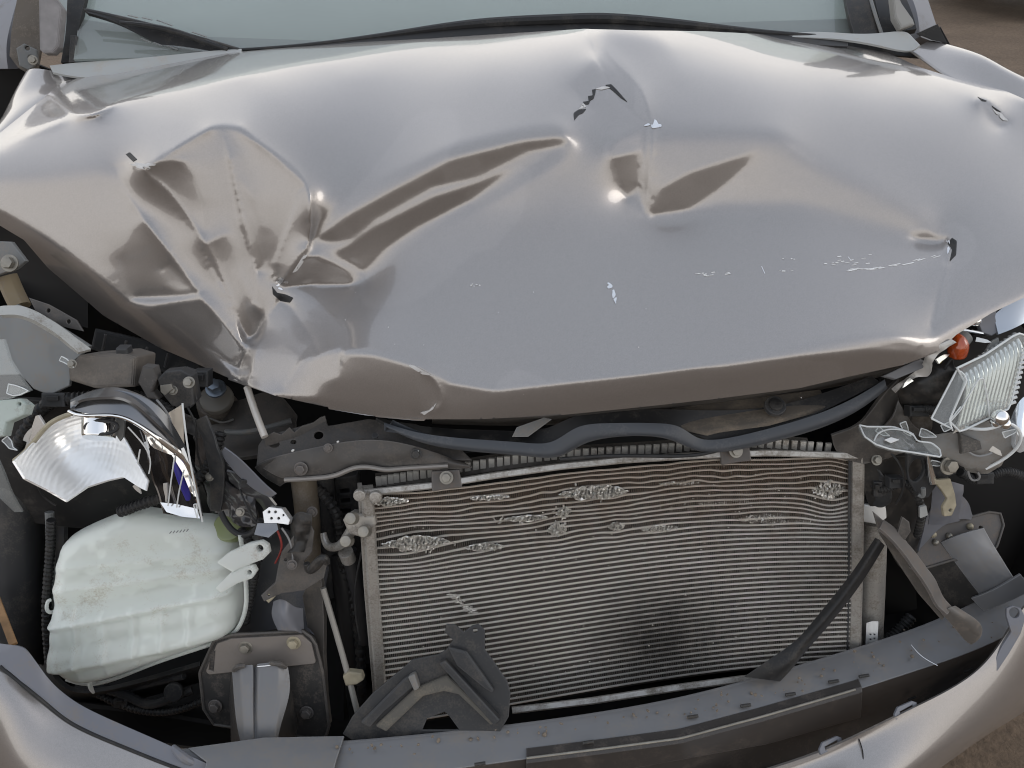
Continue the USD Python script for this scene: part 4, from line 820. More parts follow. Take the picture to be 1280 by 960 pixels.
# rail end behind the crush box, sheet-metal brackets to the right of the tank
obj('rail_end', sheet([[(398, 700, .13), (404, 760, .10), (405, 830, .075), (412, 905, .05)], [(378, 745, .12), (385, 790, .10), (396, 850, .075), (404, 915, .05)]], 0.006, nu=20, nv=6, wob=0.003, wfreq=18), M_steel, car)
obj('inner_rail', sheet([[(310, 690, .20), (345, 660, .19), (400, 690, .17), (410, 712, .15)], [(295, 760, .17), (340, 745, .15), (385, 745, .14), (402, 760, .12)], [(290, 800, .13), (330, 790, .11), (375, 786, .10), (402, 800, .09)]], 0.004, nu=30, nv=20, wob=0.006, wfreq=14, seed=3), mat('rail_grey', (0.075, 0.075, 0.083), rough=0.4, metal=0.3, dirt=(0.16, 0.15, 0.14), dirt_amt=0.35, bevel=0.001), car)
bk = obj('radiator_bracket', plate([(352, 690), (368, 668), (380, 655), (388, 654), (393, 664), (390, 690), (380, 702), (390, 718), (400, 700), (410, 700), (405, 722), (380, 738), (352, 742), (330, 752), (326, 745), (344, 728), (348, 706)], pl_y(370, 700, 0.10, 28, 12), 0.004, holes=[(371, 684, 0.003), (357, 700, 0.002), (336, 744, 0.0015)], cham=0.001, wob=0.006, wfreq=22, fine=0.004), M_steel, car)
obj('bolt', bolt(W((365, 706, 0.088)), [0.1, -0.8, 0.5], 0.0045), M_rust, bk)
obj('lower_tab', plate([(329, 748), (345, 730), (380, 729), (382, 735), (350, 740), (336, 754)], pl_y(350, 740, 0.088, 30), 0.003, cham=0.001, wob=0.003), M_cream, bk)
obj('rolled_tab', tube(tp([(383, 704, .09), (388, 712, .088), (404, 698, .085), (409, 704, .085)]), [0.004, 0.006, 0.006, 0.004], n=10, seg=24), M_darksteel, bk)
obj('bent_tongue', sheet([[(342, 752, .10), (355, 750, .09), (368, 758, .092), (378, 760, .10)], [(340, 772, .09), (354, 770, .075), (370, 778, .082), (380, 786, .09)], [(348, 788, .085), (358, 788, .07), (372, 789, .075), (380, 792, .085)]], 0.003, nu=20, nv=12, wob=0.003), M_bluegrey, car)
# thin rod with a clip, hoses and pipe fittings between the tank and the condenser
obj('rod', tube(tp([(404, 735, .11), (420, 790, .085), (434, 840, .06), (448, 895, .03)]), 0.0042, n=10), mat('rod_grey', (0.28, 0.27, 0.25), rough=0.5, metal=0.5), car)
rc = obj('rod_clip', plate([(428, 846), (436, 840), (452, 842), (455, 850), (446, 856), (432, 858)], pl_y(440, 850, 0.05, 20), 0.01, cham=0.002, rnd=0.002), M_cream, car)
obj('hose', tube(tp([(425, 690, .19), (432, 740, .17), (440, 820, .15), (450, 900, .12)]), 0.016, n=16), M_hose, car)
obj('hose', tube(tp([(436, 688, .15), (446, 730, .14), (452, 760, .14), (456, 800, .14)]), 0.011, n=16), M_hose, car)
ft = obj('pipe_fitting', tube(tp([(404, 666, .15), (410, 682, .138), (424, 682, .13), (436, 668, .12), (446, 655, .12)]), [.0045, .0055, .006, .007, .007], n=14, seg=40), M_alu, car)
obj('block', plate([(428, 650), (440, 642), (468, 645), (470, 656), (462, 664), (452, 672), (436, 668)], pl_y(450, 656, .115, 25), 0.02, cham=0.003, rnd=0.002), mat('fitting_dusty', (0.34, 0.32, 0.29), rough=0.45, metal=0.6, dirt=DUST, dirt_amt=0.4, bevel=0.001), ft)
for p in [(436, 676), (458, 664), (442, 648)]: obj('nut', cyl(W((*p, .108)), [-0.2, -0.7, 0.6], 0.008, 0.012, 12, cham=0.002), M_zinc, ft)
obj('collar', cyl(W((432, 690, .128)), [0.15, 0.1, -0.98], 0.010, 0.018, 20, cham=0.002), M_alu, ft)
obj('fan_shroud', plate([(418, 598), (446, 594), (452, 700), (430, 700)], pl_y(435, 640, 0.22, 10), 0.02, holes=[[(424, 612), (436, 611), (437, 616), (425, 617)], [(425, 624), (437, 623), (438, 628), (426, 629)], [(425, 637), (438, 636), (439, 641), (426, 642)], [(426, 650), (438, 649), (440, 654), (427, 655)]], cham=0.002), M_dark, car)
obj('tube_post', tube(tp([(378, 590, .19), (384, 640, .175), (386, 700, .16)]), 0.017, n=18), mat('post_tan', (0.13, 0.105, 0.075), rough=0.6, dirt=DUST, dirt_amt=0.4), car)
obj('dark_post', tube(tp([(402, 590, .21), (406, 650, .20), (412, 740, .18)]), 0.016, n=14), M_dark, car)

# ================================================================ WASHER TANK
tk = UsdGeom.Xform.Define(stage, '/World/wrecked_car/washer_tank').GetPrim()
tpix = [(80, 688), (92, 668), (160, 637), (185, 633), (235, 640), (283, 646), (300, 668), (303, 700), (306, 740), (305, 762), (295, 785), (270, 800), (190, 828), (115, 852), (85, 846), (69, 828), (68, 795), (73, 735)]
def tank():
    q = Polygon([p for p in catmull(tpix, 200, closed=True)]); TP = pl_y(190, 740, 0.13, 24, -2)
    x0, y0, x1, y1 = q.bounds; step = 2.6; X, Y = np.meshgrid(np.arange(x0, x1, step), np.arange(y0, y1, step)); L = q.exterior.length; n = int(L / step)
    rm = np.array([q.exterior.interpolate(i / n, normalized=True).coords[0] for i in range(n)])
    k = contains_xy(q.buffer(-step * .6), X, Y); pts = np.vstack([rm, np.c_[X[k], Y[k]]]); f = Delaunay(pts).simplices; c = pts[f].mean(1); f = f[contains_xy(q.buffer(.01), c[:, 0], c[:, 1])]
    d = shapely.distance(shapely.points(pts), q.exterior); pl = to_plane(pts, TP); R = 22.0
    h = np.where(d < R, np.sqrt(np.maximum(0, 1 - (1 - d / R) ** 2)), 1.0) * 0.034
    x, y = pts[:, 0], pts[:, 1]
    ridge = lambda y0_, slope, w, a: a * np.exp(-((y - (y0_ + slope * (x - 70))) / w) ** 2)
    h += ridge(774, -0.20, 4.5, 0.009) + ridge(752, -0.18, 9, -0.005) + ridge(730, -0.14, 5, 0.004) + ridge(702, -0.10, 6, 0.0035) + ridge(802, -0.17, 9, -0.005) + ridge(828, -0.19, 4, 0.004)
    lower = np.clip((y - (776 - 0.20 * (x - 70))) / 30, 0, 1); h += 0.005 * lower - 0.012 * np.clip((y - (826 - 0.21 * (x - 70))) / 12, 0, 1)
    for cx in (112, 147, 182, 217, 250): h += 0.0028 * np.exp(-((x - cx) / 3.0) ** 2) * np.clip((y - 745) / 15, 0, 1) * (d > 8)
    h += (meshkit.fbm(np.c_[x, y, 0 * x] * 0.022, 3, 6) - 0.5) * 0.006 * np.clip(d / 20, 0, 1)
    h *= np.clip(d / 3, 0.0, 1) ** 0.5
    V = TP[0] + pl[:, :1] * TP[1] + pl[:, 1:] * TP[2] + TP[3] * h[:, None]
    return thicken(V, f, 0.06)
obj('body', tank(), M_tank, tk, smooth=50)
TP2 = pl_y(290, 700, 0.085, 26, -4)
for pix, hole in [([(270, 704), (284, 692), (310, 680), (326, 677), (334, 682), (336, 692), (328, 700), (312, 706), (290, 716)], (324, 686, 0.0045)), ([(268, 736), (286, 718), (306, 708), (316, 708), (320, 715), (314, 724), (296, 730), (276, 742)], (311, 716, 0.003))]:
    obj('mounting_ear', plate(pix, TP2, 0.010, holes=[hole], cham=0.003, rnd=0.002), M_tank, tk)
obj('seam', tube([W((x, y, yy)) for x, y, yy in [(300, 668, .118), (305, 700, .112), (308, 745, .10), (306, 765, .097), (296, 787, .094), (272, 802, .092), (190, 830, .09), (115, 855, .09), (83, 849, .095)]], 0.003, n=8, seg=70), M_tank, tk)
obj('filler_neck', cyl(W((288, 662, 0.16)), [0.15, -0.55, 0.85], 0.020, 0.02, 28, cham=0.004), mat('green_tint', (0.28, 0.32, 0.16), rough=0.25, transmission_weight=0.3), tk)
obj('hook', tube(tp([(73, 760, .12), (66, 765, .115), (60, 764, .112), (60, 752, .112), (63, 750, .115)]), 0.0025, n=8), M_tank, tk)
obj('drain_pin', tube(tp([(112, 846, .09), (113, 858, .085), (117, 866, .085)]), [.003, .0035, .002], n=8), M_tank, tk)
for a in range(6): obj('embossed_mark', bar(W((212 + a * 4.2, 667 - a * 0.5, 0.1155)), W((214.4 + a * 4.2, 664 - a * 0.5, 0.1165)), 0.0014, 0.0008), M_greyplastic, tk)
for a, b in (((100, 795), (108, 791)), ((112, 792), (118, 789)), ((120, 788), (124, 786))): obj('smudge', bar(W((*a, 0.0895)), W((*b, 0.0895)), 0.003, 0.0006), M_greyplastic, tk)
obj('tank_tray', sheet([[(60, 790, .14), (64, 840, .11), (90, 864, .10), (140, 862, .10), (250, 832, .10)], [(52, 800, .20), (56, 860, .18), (90, 884, .17), (150, 880, .17), (260, 850, .17)]], 0.006, nu=40, nv=6), M_black, car)
obj('lower_strut', tube(tp([(120, 858, .12), (160, 870, .11), (185, 880, .10), (215, 872, .10), (240, 862, .11)]), 0.007, n=10), M_dark, car)
obj('lower_strut', tube(tp([(150, 864, .13), (175, 858, .12), (230, 845, .11)]), 0.005, n=10), M_dark, car)
obj('ear_washer', cyl(W((218, 864, .095)), [0, -0.8, 0.5], 0.014, 0.006, 24, cham=0.002), M_dark, car)

# ================================================================ LEFT HEADLAMP (broken open)
lh = UsdGeom.Xform.Define(stage, '/World/wrecked_car/headlamp').GetPrim()
M_reflector = usdkit.material(stage, LK + 'ribbed_reflector', {
    'tc': ('texture_coordinate', {}), 'mp': ('mapping', {'rotation': (0.0, 0.0, 0.1)}), 'w1': ('wave_texture', {'scale': 48.0, 'wave_type': 'bands', 'bands_direction': 'x', 'profile': 'sine'}),
    'w2': ('wave_texture', {'scale': 60.0, 'wave_type': 'bands', 'bands_direction': 'z', 'profile': 'sine'}), 'a': ('math', {'math_type': 'add'}), 'b': ('bump', {'strength': 0.25, 'distance': 0.0006}),
    'p': ('principled_bsdf', {'base_color': (0.94, 0.94, 0.93), 'metallic': 0.55, 'roughness': 0.28})},
    [('tc.object', 'mp.vector'), ('mp.vector', 'w1.vector'), ('mp.vector', 'w2.vector'), ('w1.fac', 'a.value1'), ('w2.fac', 'a.value2'), ('a.value', 'b.height'), ('b.normal', 'p.normal')], surface='p.BSDF')
def bowl(pix, centre, depth, ydep, tilt, th=0.0025, step=2.2):
    """A hollow dish whose rim follows the outline; it sinks towards the centre."""
    q = Polygon(pix); n = int(q.exterior.length / step); x0, y0, x1, y1 = q.bounds
    X, Y = np.meshgrid(np.arange(x0, x1, step), np.arange(y0, y1, step)); k = contains_xy(q.buffer(-step * .55), X, Y)
    rm = np.array([q.exterior.interpolate(i / n, normalized=True).coords[0] for i in range(n)])
    pts = np.vstack([rm, np.c_[X[k], Y[k]]]); f = Delaunay(pts).simplices; c = pts[f].mean(1); f = f[contains_xy(q.buffer(.01), c[:, 0], c[:, 1])]
    r = np.hypot((pts[:, 0] - centre[0]) / centre[2], (pts[:, 1] - centre[1]) / centre[3])
    yy = ydep + depth * (1 - np.minimum(r, 1.3) ** 2) + tilt * (pts[:, 1] - centre[1]) / 100
    return thicken(P(pts[:, 0], pts[:, 1], y=yy), f, th)
obj('reflector', bowl([(18, 576), (36, 560), (62, 532), (88, 520), (130, 522), (154, 546), (158, 552), (170, 574), (185, 600), (182, 613), (172, 608), (160, 600), (154, 596), (135, 600), (110, 608), (84, 626), (60, 612), (32, 598)], (125, 520, 95, 95), 0.055, 0.13, -0.03), M_reflector, lh, smooth=60)
obj('reflector_rim', tube(tp([(18, 576, .125), (36, 560, .128), (62, 530, .135), (90, 517, .14)]), 0.003, n=8), M_cream, lh)
# bezel: a dark chrome hood arching over the bulb
bz = [[(88, 512, .115), (100, 500, .105), (130, 496, .10), (160, 500, .10), (195, 528, .10), (215, 548, .105), (232, 574, .11), (238, 580, .115)],
      [(88, 500, .135), (110, 490, .13), (140, 484, .13), (165, 489, .13), (192, 503, .13), (210, 525, .13), (228, 552, .13), (234, 572, .13)],
      [(96, 496, .16), (120, 487, .16), (145, 485, .16), (168, 488, .16), (196, 503, .16), (214, 524, .16), (232, 552, .16), (236, 570, .16)]]
obj('bezel', sheet(bz[:2], 0.003, nu=60, nv=14), M_chromedark, lh, smooth=60)
obj('bezel_lip', tube([W(p) for p in [(86, 514, .112), (100, 519, .105), (135, 519, .10), (160, 524, .10), (190, 542, .10), (215, 560, .105), (234, 578, .11), (246, 618, .11), (252, 645, .11)]], [.002, .002, .0022, .0025, .003, .004, .004, .003, .002], n=10, seg=80), M_chrome, lh)
obj('bezel_skin', sheet([[(88, 510, .1135), (110, 517, .105), (140, 518, .10), (165, 524, .10), (195, 544, .10), (220, 564, .105), (236, 582, .11)], [(88, 503, .125), (110, 494, .12), (140, 488, .12), (168, 492, .12), (198, 508, .12), (216, 530, .12), (233, 560, .12)]], 0.002, nu=60, nv=12), M_chromedark, lh, smooth=60)
bh = obj('bulb_shield', cyl(W((127, 515, .125)), [0.02, -0.75, -0.65], 0.021, 0.032, 32, r2=0.0185, cham=0.003), M_chrome, lh)
obj('shield_ring', tube([W((127, 534, .098)) + 0.0185 * np.array([math.cos(a), 0.25 * math.sin(a), 0.35 * math.sin(a)]) for a in np.linspace(0, 2 * PI, 30)], 0.0022, n=8, seg=60), M_black, lh)
obj('bracket', plate([(142, 524), (156, 524), (154, 546), (150, 552), (142, 540)], pl_y(150, 536, .115, 20), 0.004, cham=0.001), M_greyplastic, lh)
# silvered shell to the right, cracked, with threads of plastic and a blue wire
obj('shell_panel', plate([(178, 520), (196, 508), (205, 520), (228, 506), (230, 560), (214, 545)], pl_y(210, 530, .16, 15, 10), 0.003, wob=0.003), mat('silvered_tan', (0.62, 0.56, 0.48), rough=0.35, metal=0.5), lh)
obj('side_reflector', sheet([[(176, 538, .13), (184, 560, .13), (190, 590, .13), (200, 620, .12), (206, 642, .11)], [(205, 556, .14), (212, 580, .145), (214, 600, .145), (218, 625, .135), (222, 644, .12)], [(232, 578, .12), (238, 600, .12), (242, 615, .12), (246, 630, .11), (250, 646, .11)]], 0.002, nu=30, nv=24, wob=0.003, wfreq=30), mat('smoky_chrome', (0.13, 0.12, 0.115), rough=0.14, metal=0.9), lh)
obj('mirror_flake', plate([(178, 538), (196, 545), (214, 560), (218, 570), (206, 566), (192, 560), (188, 556)], pl_y(198, 552, .122, 20), 0.002, wob=0.002, fine=0.004), M_chrome, lh)
obj('mirror_flake', plate([(214, 568), (228, 572), (240, 600), (246, 622), (238, 615), (228, 590)], pl_y(230, 590, .108, 20, 20), 0.002, wob=0.002, fine=0.004), M_chrome, lh)
for k, pts in enumerate([[(218, 572), (214, 600), (210, 632)], [(229, 592), (224, 614), (221, 634)], [(160, 534), (182, 560), (188, 578), (186, 592)], [(182, 544), (186, 560)], [(236, 596), (243, 620)], [(175, 562), (172, 580)]]):
    obj('plastic_thread', tube([W((*p, .10)) for p in pts], 0.0009, n=6, seg=20), M_edge, lh)
obj('blue_wire', tube(tp([(219, 578, .115), (225, 594, .112), (232, 612, .11), (235, 624, .11)]), [.003, .005, .005, .003], n=10), M_bluewire, lh)
obj('lower_shell', plate([(200, 628), (220, 630), (246, 636), (250, 648), (228, 646), (208, 640)], pl_y(225, 638, .10, 40), 0.004, wob=0.003, fine=0.004), M_chrome, lh)
obj('lens_edge', tube(tp([(228, 504, .13), (232, 540, .115), (240, 590, .10), (253, 652, .095)]), 0.0012, n=6), M_edge, lh)
obj('lens_shard', plate([(24, 578), (30, 562), (44, 520), (48, 519), (56, 532), (40, 552), (34, 560)], pl_y(40, 545, .14, 20, -20), 0.003, cham=0.0008), mat('silver_shard', (0.80, 0.78, 0.75), rough=0.15, metal=0.8), lh)
# lamp housing and mounts behind it
obj('housing_box', plate([(84, 462), (98, 444), (150, 440), (170, 446), (168, 484), (118, 486), (86, 476)], pl_y(130, 464, .20, 25, -4), 0.05, cham=0.004, rnd=0.003, wob=0.003), mat('brown_plastic', (0.105, 0.093, 0.082), rough=0.55, dirt=(0.18, 0.155, 0.13), dirt_amt=0.5, bevel=0.0015), lh)
obj('housing_tab', plate([(144, 436), (158, 436), (160, 444), (144, 445)], pl_y(150, 440, .21, 10), 0.015, cham=0.002), M_dark, lh)
for pix, y in [([(172, 478), (178, 458), (192, 460), (196, 474), (190, 490), (198, 500), (184, 498)], .18), ([(196, 474), (206, 464), (226, 462), (240, 470), (242, 506), (228, 512), (214, 508), (204, 494)], .185), ([(228, 462), (240, 466), (246, 500), (236, 512)], .20)]:
    obj('housing_clip', plate(pix, pl_y(pix[0][0], pix[0][1], y, 20, 5), 0.02, cham=0.002, wob=0.004, fine=0.005), mat('clip_grey', (0.075, 0.070, 0.066), rough=0.6, dirt=DUST, dirt_amt=0.35, bevel=0.001) if y == .18 else M_dark, lh)
obj('clip_metal', plate([(200, 482), (214, 480), (216, 486), (206, 494), (201, 490)], pl_y(207, 486, .165, 25), 0.003), M_zinc, lh)
# ================================================================ left edge: lamp shell, liner, hinge
obj('inner_panel', plate([(0, 388), (20, 380), (60, 398), (112, 432), (90, 452), (86, 482), (60, 494), (40, 486), (24, 468), (-30, 470), (-30, 392)], pl_y(50, 440, .24, 35, -10), 0.004, wob=0.006, wfreq=10, cham=0.001), mat('panel_grey', (0.16, 0.165, 0.165), rough=0.5, dirt=DUST, dirt_amt=0.4, bevel=0.001), car)
obj('panel_flange', sheet([[(0, 384, .235), (30, 384, .232), (70, 404, .222), (114, 436, .21)], [(0, 394, .22), (28, 395, .216), (66, 414, .208), (98, 440, .20)]], 0.006, nu=30, nv=6, wob=0.003), mat('flange_light', (0.36, 0.36, 0.34), rough=0.4, metal=0.3, dirt=DUST, dirt_amt=0.4), car)
obj('hinge_arm', plate([(-30, 300), (14, 302), (32, 326), (20, 336), (-30, 352)], pl_y(10, 326, .34, 30, -10), 0.006, cham=0.001), M_greyplastic, car)
obj('bolt', bolt(W((12, 329, .322)), [0, -0.8, 0.5], 0.008), M_zinc, car)
obj('hinge_strut', tube(tp([(8, 345, .36), (18, 368, .35), (26, 384, .34)]), 0.014, n=12), mat('ochre_dust', (0.20, 0.16, 0.10), rough=0.7, dirt=DUST, dirt_amt=0.4), car)
lens = obj('lens_piece', plate([(-30, 424), (4, 424), (12, 450), (30, 478), (38, 488), (12, 498), (-30, 505)], pl_y(5, 465, .15, 30, -15), 0.004, cham=0.001), M_clear, car)
obj('lens_piece', plate([(-30, 505), (2, 500), (24, 498), (34, 506), (30, 518), (8, 528), (4, 545), (-30, 550)], pl_y(5, 520, .15, 35, -15), 0.012, holes=[(24, 505, .002)], cham=0.002), mat('pale_green_plastic', (0.38, 0.43, 0.40), rough=0.35, dirt=DUST, dirt_amt=0.3), car)
obj('lens_piece', sheet([[(-10, 560, .13), (4, 590, .12), (14, 615, .115), (28, 640, .115)], [(-30, 580, .13), (-12, 610, .12), (2, 625, .115), (18, 640, .115)]], 0.003, nu=20, nv=6), M_clear, car)
obj('lamp_backing', sheet([[(-40, 500, .24), (40, 500, .22), (100, 510, .22), (200, 520, .24)], [(-40, 580, .22), (20, 590, .2), (100, 600, .21), (250, 600, .22)], [(-40, 640, .2), (20, 650, .2), (100, 660, .21), (270, 660, .22)]], 0.01, nu=30, nv=14), M_black, car)
obj('wheel_liner', sheet([[(-40, 600, .22), (10, 610, .20), (40, 615, .215), (58, 620, .25), (80, 630, .22)], [(-40, 720, .18), (14, 720, .16), (46, 720, .18), (60, 725, .215), (80, 740, .18)], [(-40, 830, .15), (20, 830, .13), (50, 830, .15), (66, 840, .17), (90, 860, .15)]], 0.006, nu=40, nv=20), M_dark, car)
obj('liner_rib', tube(tp([(62, 640, .19), (64, 700, .165), (66, 760, .15)]), 0.006, n=10), M_greyplastic, car)
obj('black_web', sheet([[(240, 520, .20), (262, 560, .18), (290, 590, .17), (345, 620, .15)], [(250, 600, .19), (270, 620, .175), (295, 640, .165), (330, 660, .15)], [(262, 650, .18), (280, 670, .17), (300, 690, .16), (330, 700, .15)]], 0.003, nu=36, nv=30, wob=0.016, wfreq=24, seed=2), M_foil, car)
obj('black_web', sheet([[(246, 525, .18), (256, 560, .165), (262, 600, .155), (262, 640, .15)], [(256, 520, .17), (276, 570, .15), (280, 600, .15), (276, 640, .15)]], 0.003, nu=24, nv=12, wob=0.005, wfreq=30), M_dark, car)
obj('web_fold', sheet([[(284, 588, .155), (310, 600, .145), (330, 615, .14), (345, 632, .135)], [(286, 600, .16), (306, 618, .15), (322, 628, .15), (330, 640, .145)]], 0.003, nu=20, nv=8, wob=0.004), M_foil, car)
obj('web_fold', sheet([[(280, 560, .15), (300, 575, .145), (330, 605, .135), (345, 618, .13)], [(276, 566, .155), (290, 586, .15), (318, 612, .14), (338, 622, .135)]], 0.002, nu=20, nv=8), M_bluegrey, car)
obj('cable', tube(tp([(276, 640, .14), (284, 655, .13), (300, 668, .12), (318, 664, .12), (326, 650, .12)]), 0.004, n=10), M_black, car)
cn_ = obj('plug', plate([(328, 640), (336, 634), (352, 636), (362, 650), (360, 656), (346, 654), (330, 654)], pl_y(345, 646, .115, 35), 0.018, holes=[(336, 640, .0018), (344, 640, .0018), (339, 648, .0018), (348, 648, .0018), (354, 644, .0014)], cham=0.0015), mat('bright_plug', (0.78, 0.78, 0.78), rough=0.2, metal=0.7), car)
obj('plug_skirt', plate([(322, 654), (346, 654), (348, 662), (336, 672), (318, 668)], pl_y(335, 662, .11, 40), 0.01, wob=0.004, fine=0.003), M_chromedark, cn_)
# strut tower, stay rod, radiator support
stt = obj('strut_tower', sheet([[(250, 500, .36), (300, 500, .33), (340, 490, .33), (372, 520, .30)], [(262, 545, .30), (300, 550, .28), (330, 545, .28), (368, 540, .27)], [(270, 575, .26), (310, 570, .24), (340, 565, .24), (366, 560, .24)]], 0.006, nu=30, nv=20), M_steel, car)
obj('mount_cup', cyl(W((274, 512, .345)), [0.05, -0.5, 0.86], 0.030, 0.034, 32, r2=0.026, cham=0.006), mat('mount_brown', (0.085, 0.072, 0.060), rough=0.45, dirt=DUST, dirt_amt=0.4), stt)
obj('mount_cap', cyl(W((272, 500, .325)), [0.05, -0.5, 0.86], 0.024, 0.010, 32, cham=0.004), mat('mount_grey', (0.17, 0.16, 0.14), rough=0.5, dirt=DUST, dirt_amt=0.4), stt)
obj('mount_nut', bolt(W((270, 486, .312)), [0.05, -0.5, 0.86], 0.010, 0.012), mat('blue_zinc', (0.20, 0.23, 0.27), rough=0.35, metal=0.8), stt)
obj('cup_ridge', tube(tp([(262, 522, .31), (278, 528, .305), (292, 524, .31)]), 0.0016, n=6), M_greyplastic, stt)
obj('tower_edge', tube(tp([(282, 540, .27), (310, 540, .262), (340, 533, .262), (364, 526, .27)]), 0.004, n=8), M_greyplastic, stt)
obj('stay_rod', tube(tp([(309, 484, .24), (318, 512, .215), (331, 546, .185)]), 0.0048, n=14), mat('stay_white', (0.62, 0.58, 0.53), rough=0.4, metal=0.3), car)
rs = UsdGeom.Xform.Define(stage, '/World/wrecked_car/radiator_support').GetPrim()
RS = frame_of(W((340, 555, .19)), W((560, 570, .16)), W((430, 535, .20)))
obj('upper_plate', plate([(322, 556), (330, 545), (368, 534), (405, 524), (410, 532), (460, 524), (520, 530), (570, 555), (590, 575), (470, 578), (380, 578), (345, 582), (320, 582)], RS, 0.003, holes=[(342, 555, .0075, .6), (366, 552, .004, .7), (398, 544, .0065, .8), (470, 545, .0028)], cham=0.0008, wob=0.006, wfreq=16, seed=4), M_steel, rs)
obj('front_web', sheet([[(322, 580, .165), (350, 570, .158), (400, 558, .155), (460, 550, .155), (520, 558, .152), (580, 580, .15)], [(340, 590, .15), (358, 585, .146), (400, 578, .145), (460, 568, .146), (520, 572, .145), (585, 582, .145)], [(356, 598, .142), (370, 598, .14), (410, 594, .14), (450, 588, .14), (520, 588, .14), (590, 584, .145)]], 0.003, nu=60, nv=16, wob=0.006, wfreq=20, seed=6), M_steel, rs)
obj('rolled_edge', tube(tp([(356, 600, .137), (390, 598, .135), (420, 594, .135), (440, 586, .136), (460, 584, .137), (480, 587, .137), (500, 586, .138), (560, 582, .14)]), 0.0032, n=8, seg=70), mat('edge_worn', (0.22, 0.205, 0.19), rough=0.4, metal=0.5), rs)
obj('lower_lug', sheet([[(318, 584, .16), (340, 574, .155), (360, 568, .155)], [(330, 596, .15), (350, 592, .148), (362, 590, .147)], [(350, 608, .145), (356, 604, .144), (364, 600, .143)]], 0.004, nu=16, nv=10), M_darksteel, rs)
obj('upright_tab', plate([(330, 546), (342, 540), (352, 543), (362, 534), (368, 540), (378, 532), (392, 528), (400, 522), (406, 520), (410, 534), (370, 548), (332, 558)], pl_y(370, 540, .20, 20, 8), 0.003, wob=0.003), M_steel, rs)
obj('bolt', bolt(W((376, 586, .138)), [0, -0.85, 0.4], 0.006), M_rust, rs)
obj('pinhole_grommet', cyl(W((469, 545, .163)), [0, -0.5, 0.86], 0.004, 0.002, 16), M_black, rs)
# seal along the front, stay cover with its push clip
obj('front_seal', sheet([[(480, 528, .165), (520, 540, .15), (580, 548, .14), (650, 553, .135), (690, 552, .133), (720, 535, .135), (760, 529, .135), (820, 529, .14), (850, 534, .14), (872, 547, .14), (900, 549, .142), (960, 536, .15), (1020, 518, .16), (1070, 496, .175), (1106, 474, .19)],
                         [(484, 534, .158), (524, 550, .143), (584, 560, .132), (652, 566, .126), (696, 567, .124), (724, 553, .126), (762, 544, .127), (818, 543, .13), (846, 549, .13), (870, 560, .132), (902, 561, .134), (962, 549, .142), (1024, 531, .152), (1074, 508, .167), (1108, 482, .185)],
                         [(488, 537, .165), (526, 553, .15), (586, 564, .14), (654, 570, .134), (698, 571, .132), (726, 557, .134), (764, 547, .135), (818, 546, .138), (846, 553, .138), (870, 563, .14), (904, 565, .142), (964, 553, .15), (1026, 535, .16), (1076, 511, .175), (1110, 485, .19)]], 0.012, nu=160, nv=12), M_rubber, car, smooth=60)
obj('seal_flange', sheet([[(470, 522, .19), (540, 534, .175), (620, 538, .165), (680, 536, .16), (720, 520, .16), (790, 512, .165), (850, 512, .17), (930, 512, .175), (1000, 500, .185), (1090, 470, .20)], [(486, 532, .165), (540, 546, .15), (620, 554, .145), (690, 556, .142), (724, 540, .145), (790, 531, .147), (850, 537, .15), (900, 552, .15), (1000, 526, .165), (1100, 478, .19)]], 0.004, nu=80, nv=6), M_black, car)
lc = obj('latch_cover', plate([(835, 530), (838, 508), (930, 498), (1026, 486), (1034, 508), (960, 528), (900, 536), (884, 540), (866, 536)], frame_of(W((850, 535, .15)), W((1030, 508, .175)), W((930, 498, .20))), 0.006, cham=0.002, rnd=0.002), mat('dusty_brown', (0.10, 0.088, 0.075), rough=0.6, dirt=(0.20, 0.165, 0.125), dirt_amt=0.55, dirt_scale=12.0), car)
pc = W((968, 509, .168)); pn = np.array([0, -0.45, 0.89])
obj('push_clip', cyl(pc, pn, 0.0135, 0.006, 32, cham=0.002), M_dark, lc); obj('push_clip', cyl(pc + pn * 0.005, pn, 0.0085, 0.004, 28, cham=0.002), M_black, lc)
obj('brace_strip', plate([(640, 546), (646, 534), (680, 522), (690, 524), (660, 546)], pl_y(665, 535, .15, 40, 0), 0.004), M_greyplastic, car)
obj('wire_run', tube(tp([(700, 574, .125), (760, 570, .125), (820, 570, .13), (880, 567, .135), (920, 556, .145), (950, 552, .15)]), 0.0025, n=8), M_black, car)

# ================================================================ RIGHT CORNER
obj('corner_post', sheet([[(1040, 545, .19), (1075, 530, .19), (1100, 500, .20), (1125, 470, .22)], [(1050, 570, .185), (1090, 555, .185), (1110, 530, .20), (1140, 500, .22)], [(1080, 580, .18), (1104, 574, .185), (1130, 560, .20), (1150, 540, .22)]], 0.005, nu=30, nv=20, wob=0.004, wfreq=16), M_steel, car)
obj('corner_web', sheet([[(1078, 572, .20), (1110, 570, .20), (1150, 570, .21), (1180, 575, .22)], [(1082, 620, .19), (1110, 630, .19), (1140, 640, .2), (1165, 650, .22)], [(1100, 650, .19), (1115, 690, .19), (1130, 710, .2), (1150, 690, .22)]], 0.005, nu=30, nv=24, wob=0.007, wfreq=14, seed=9), M_darksteel, car)
obj('corner_cavity', sheet([[(1080, 590, .225), (1110, 600, .22), (1140, 620, .225)], [(1085, 640, .215), (1110, 640, .21), (1140, 660, .215)]], 0.006, nu=20, nv=10), M_liner, car)
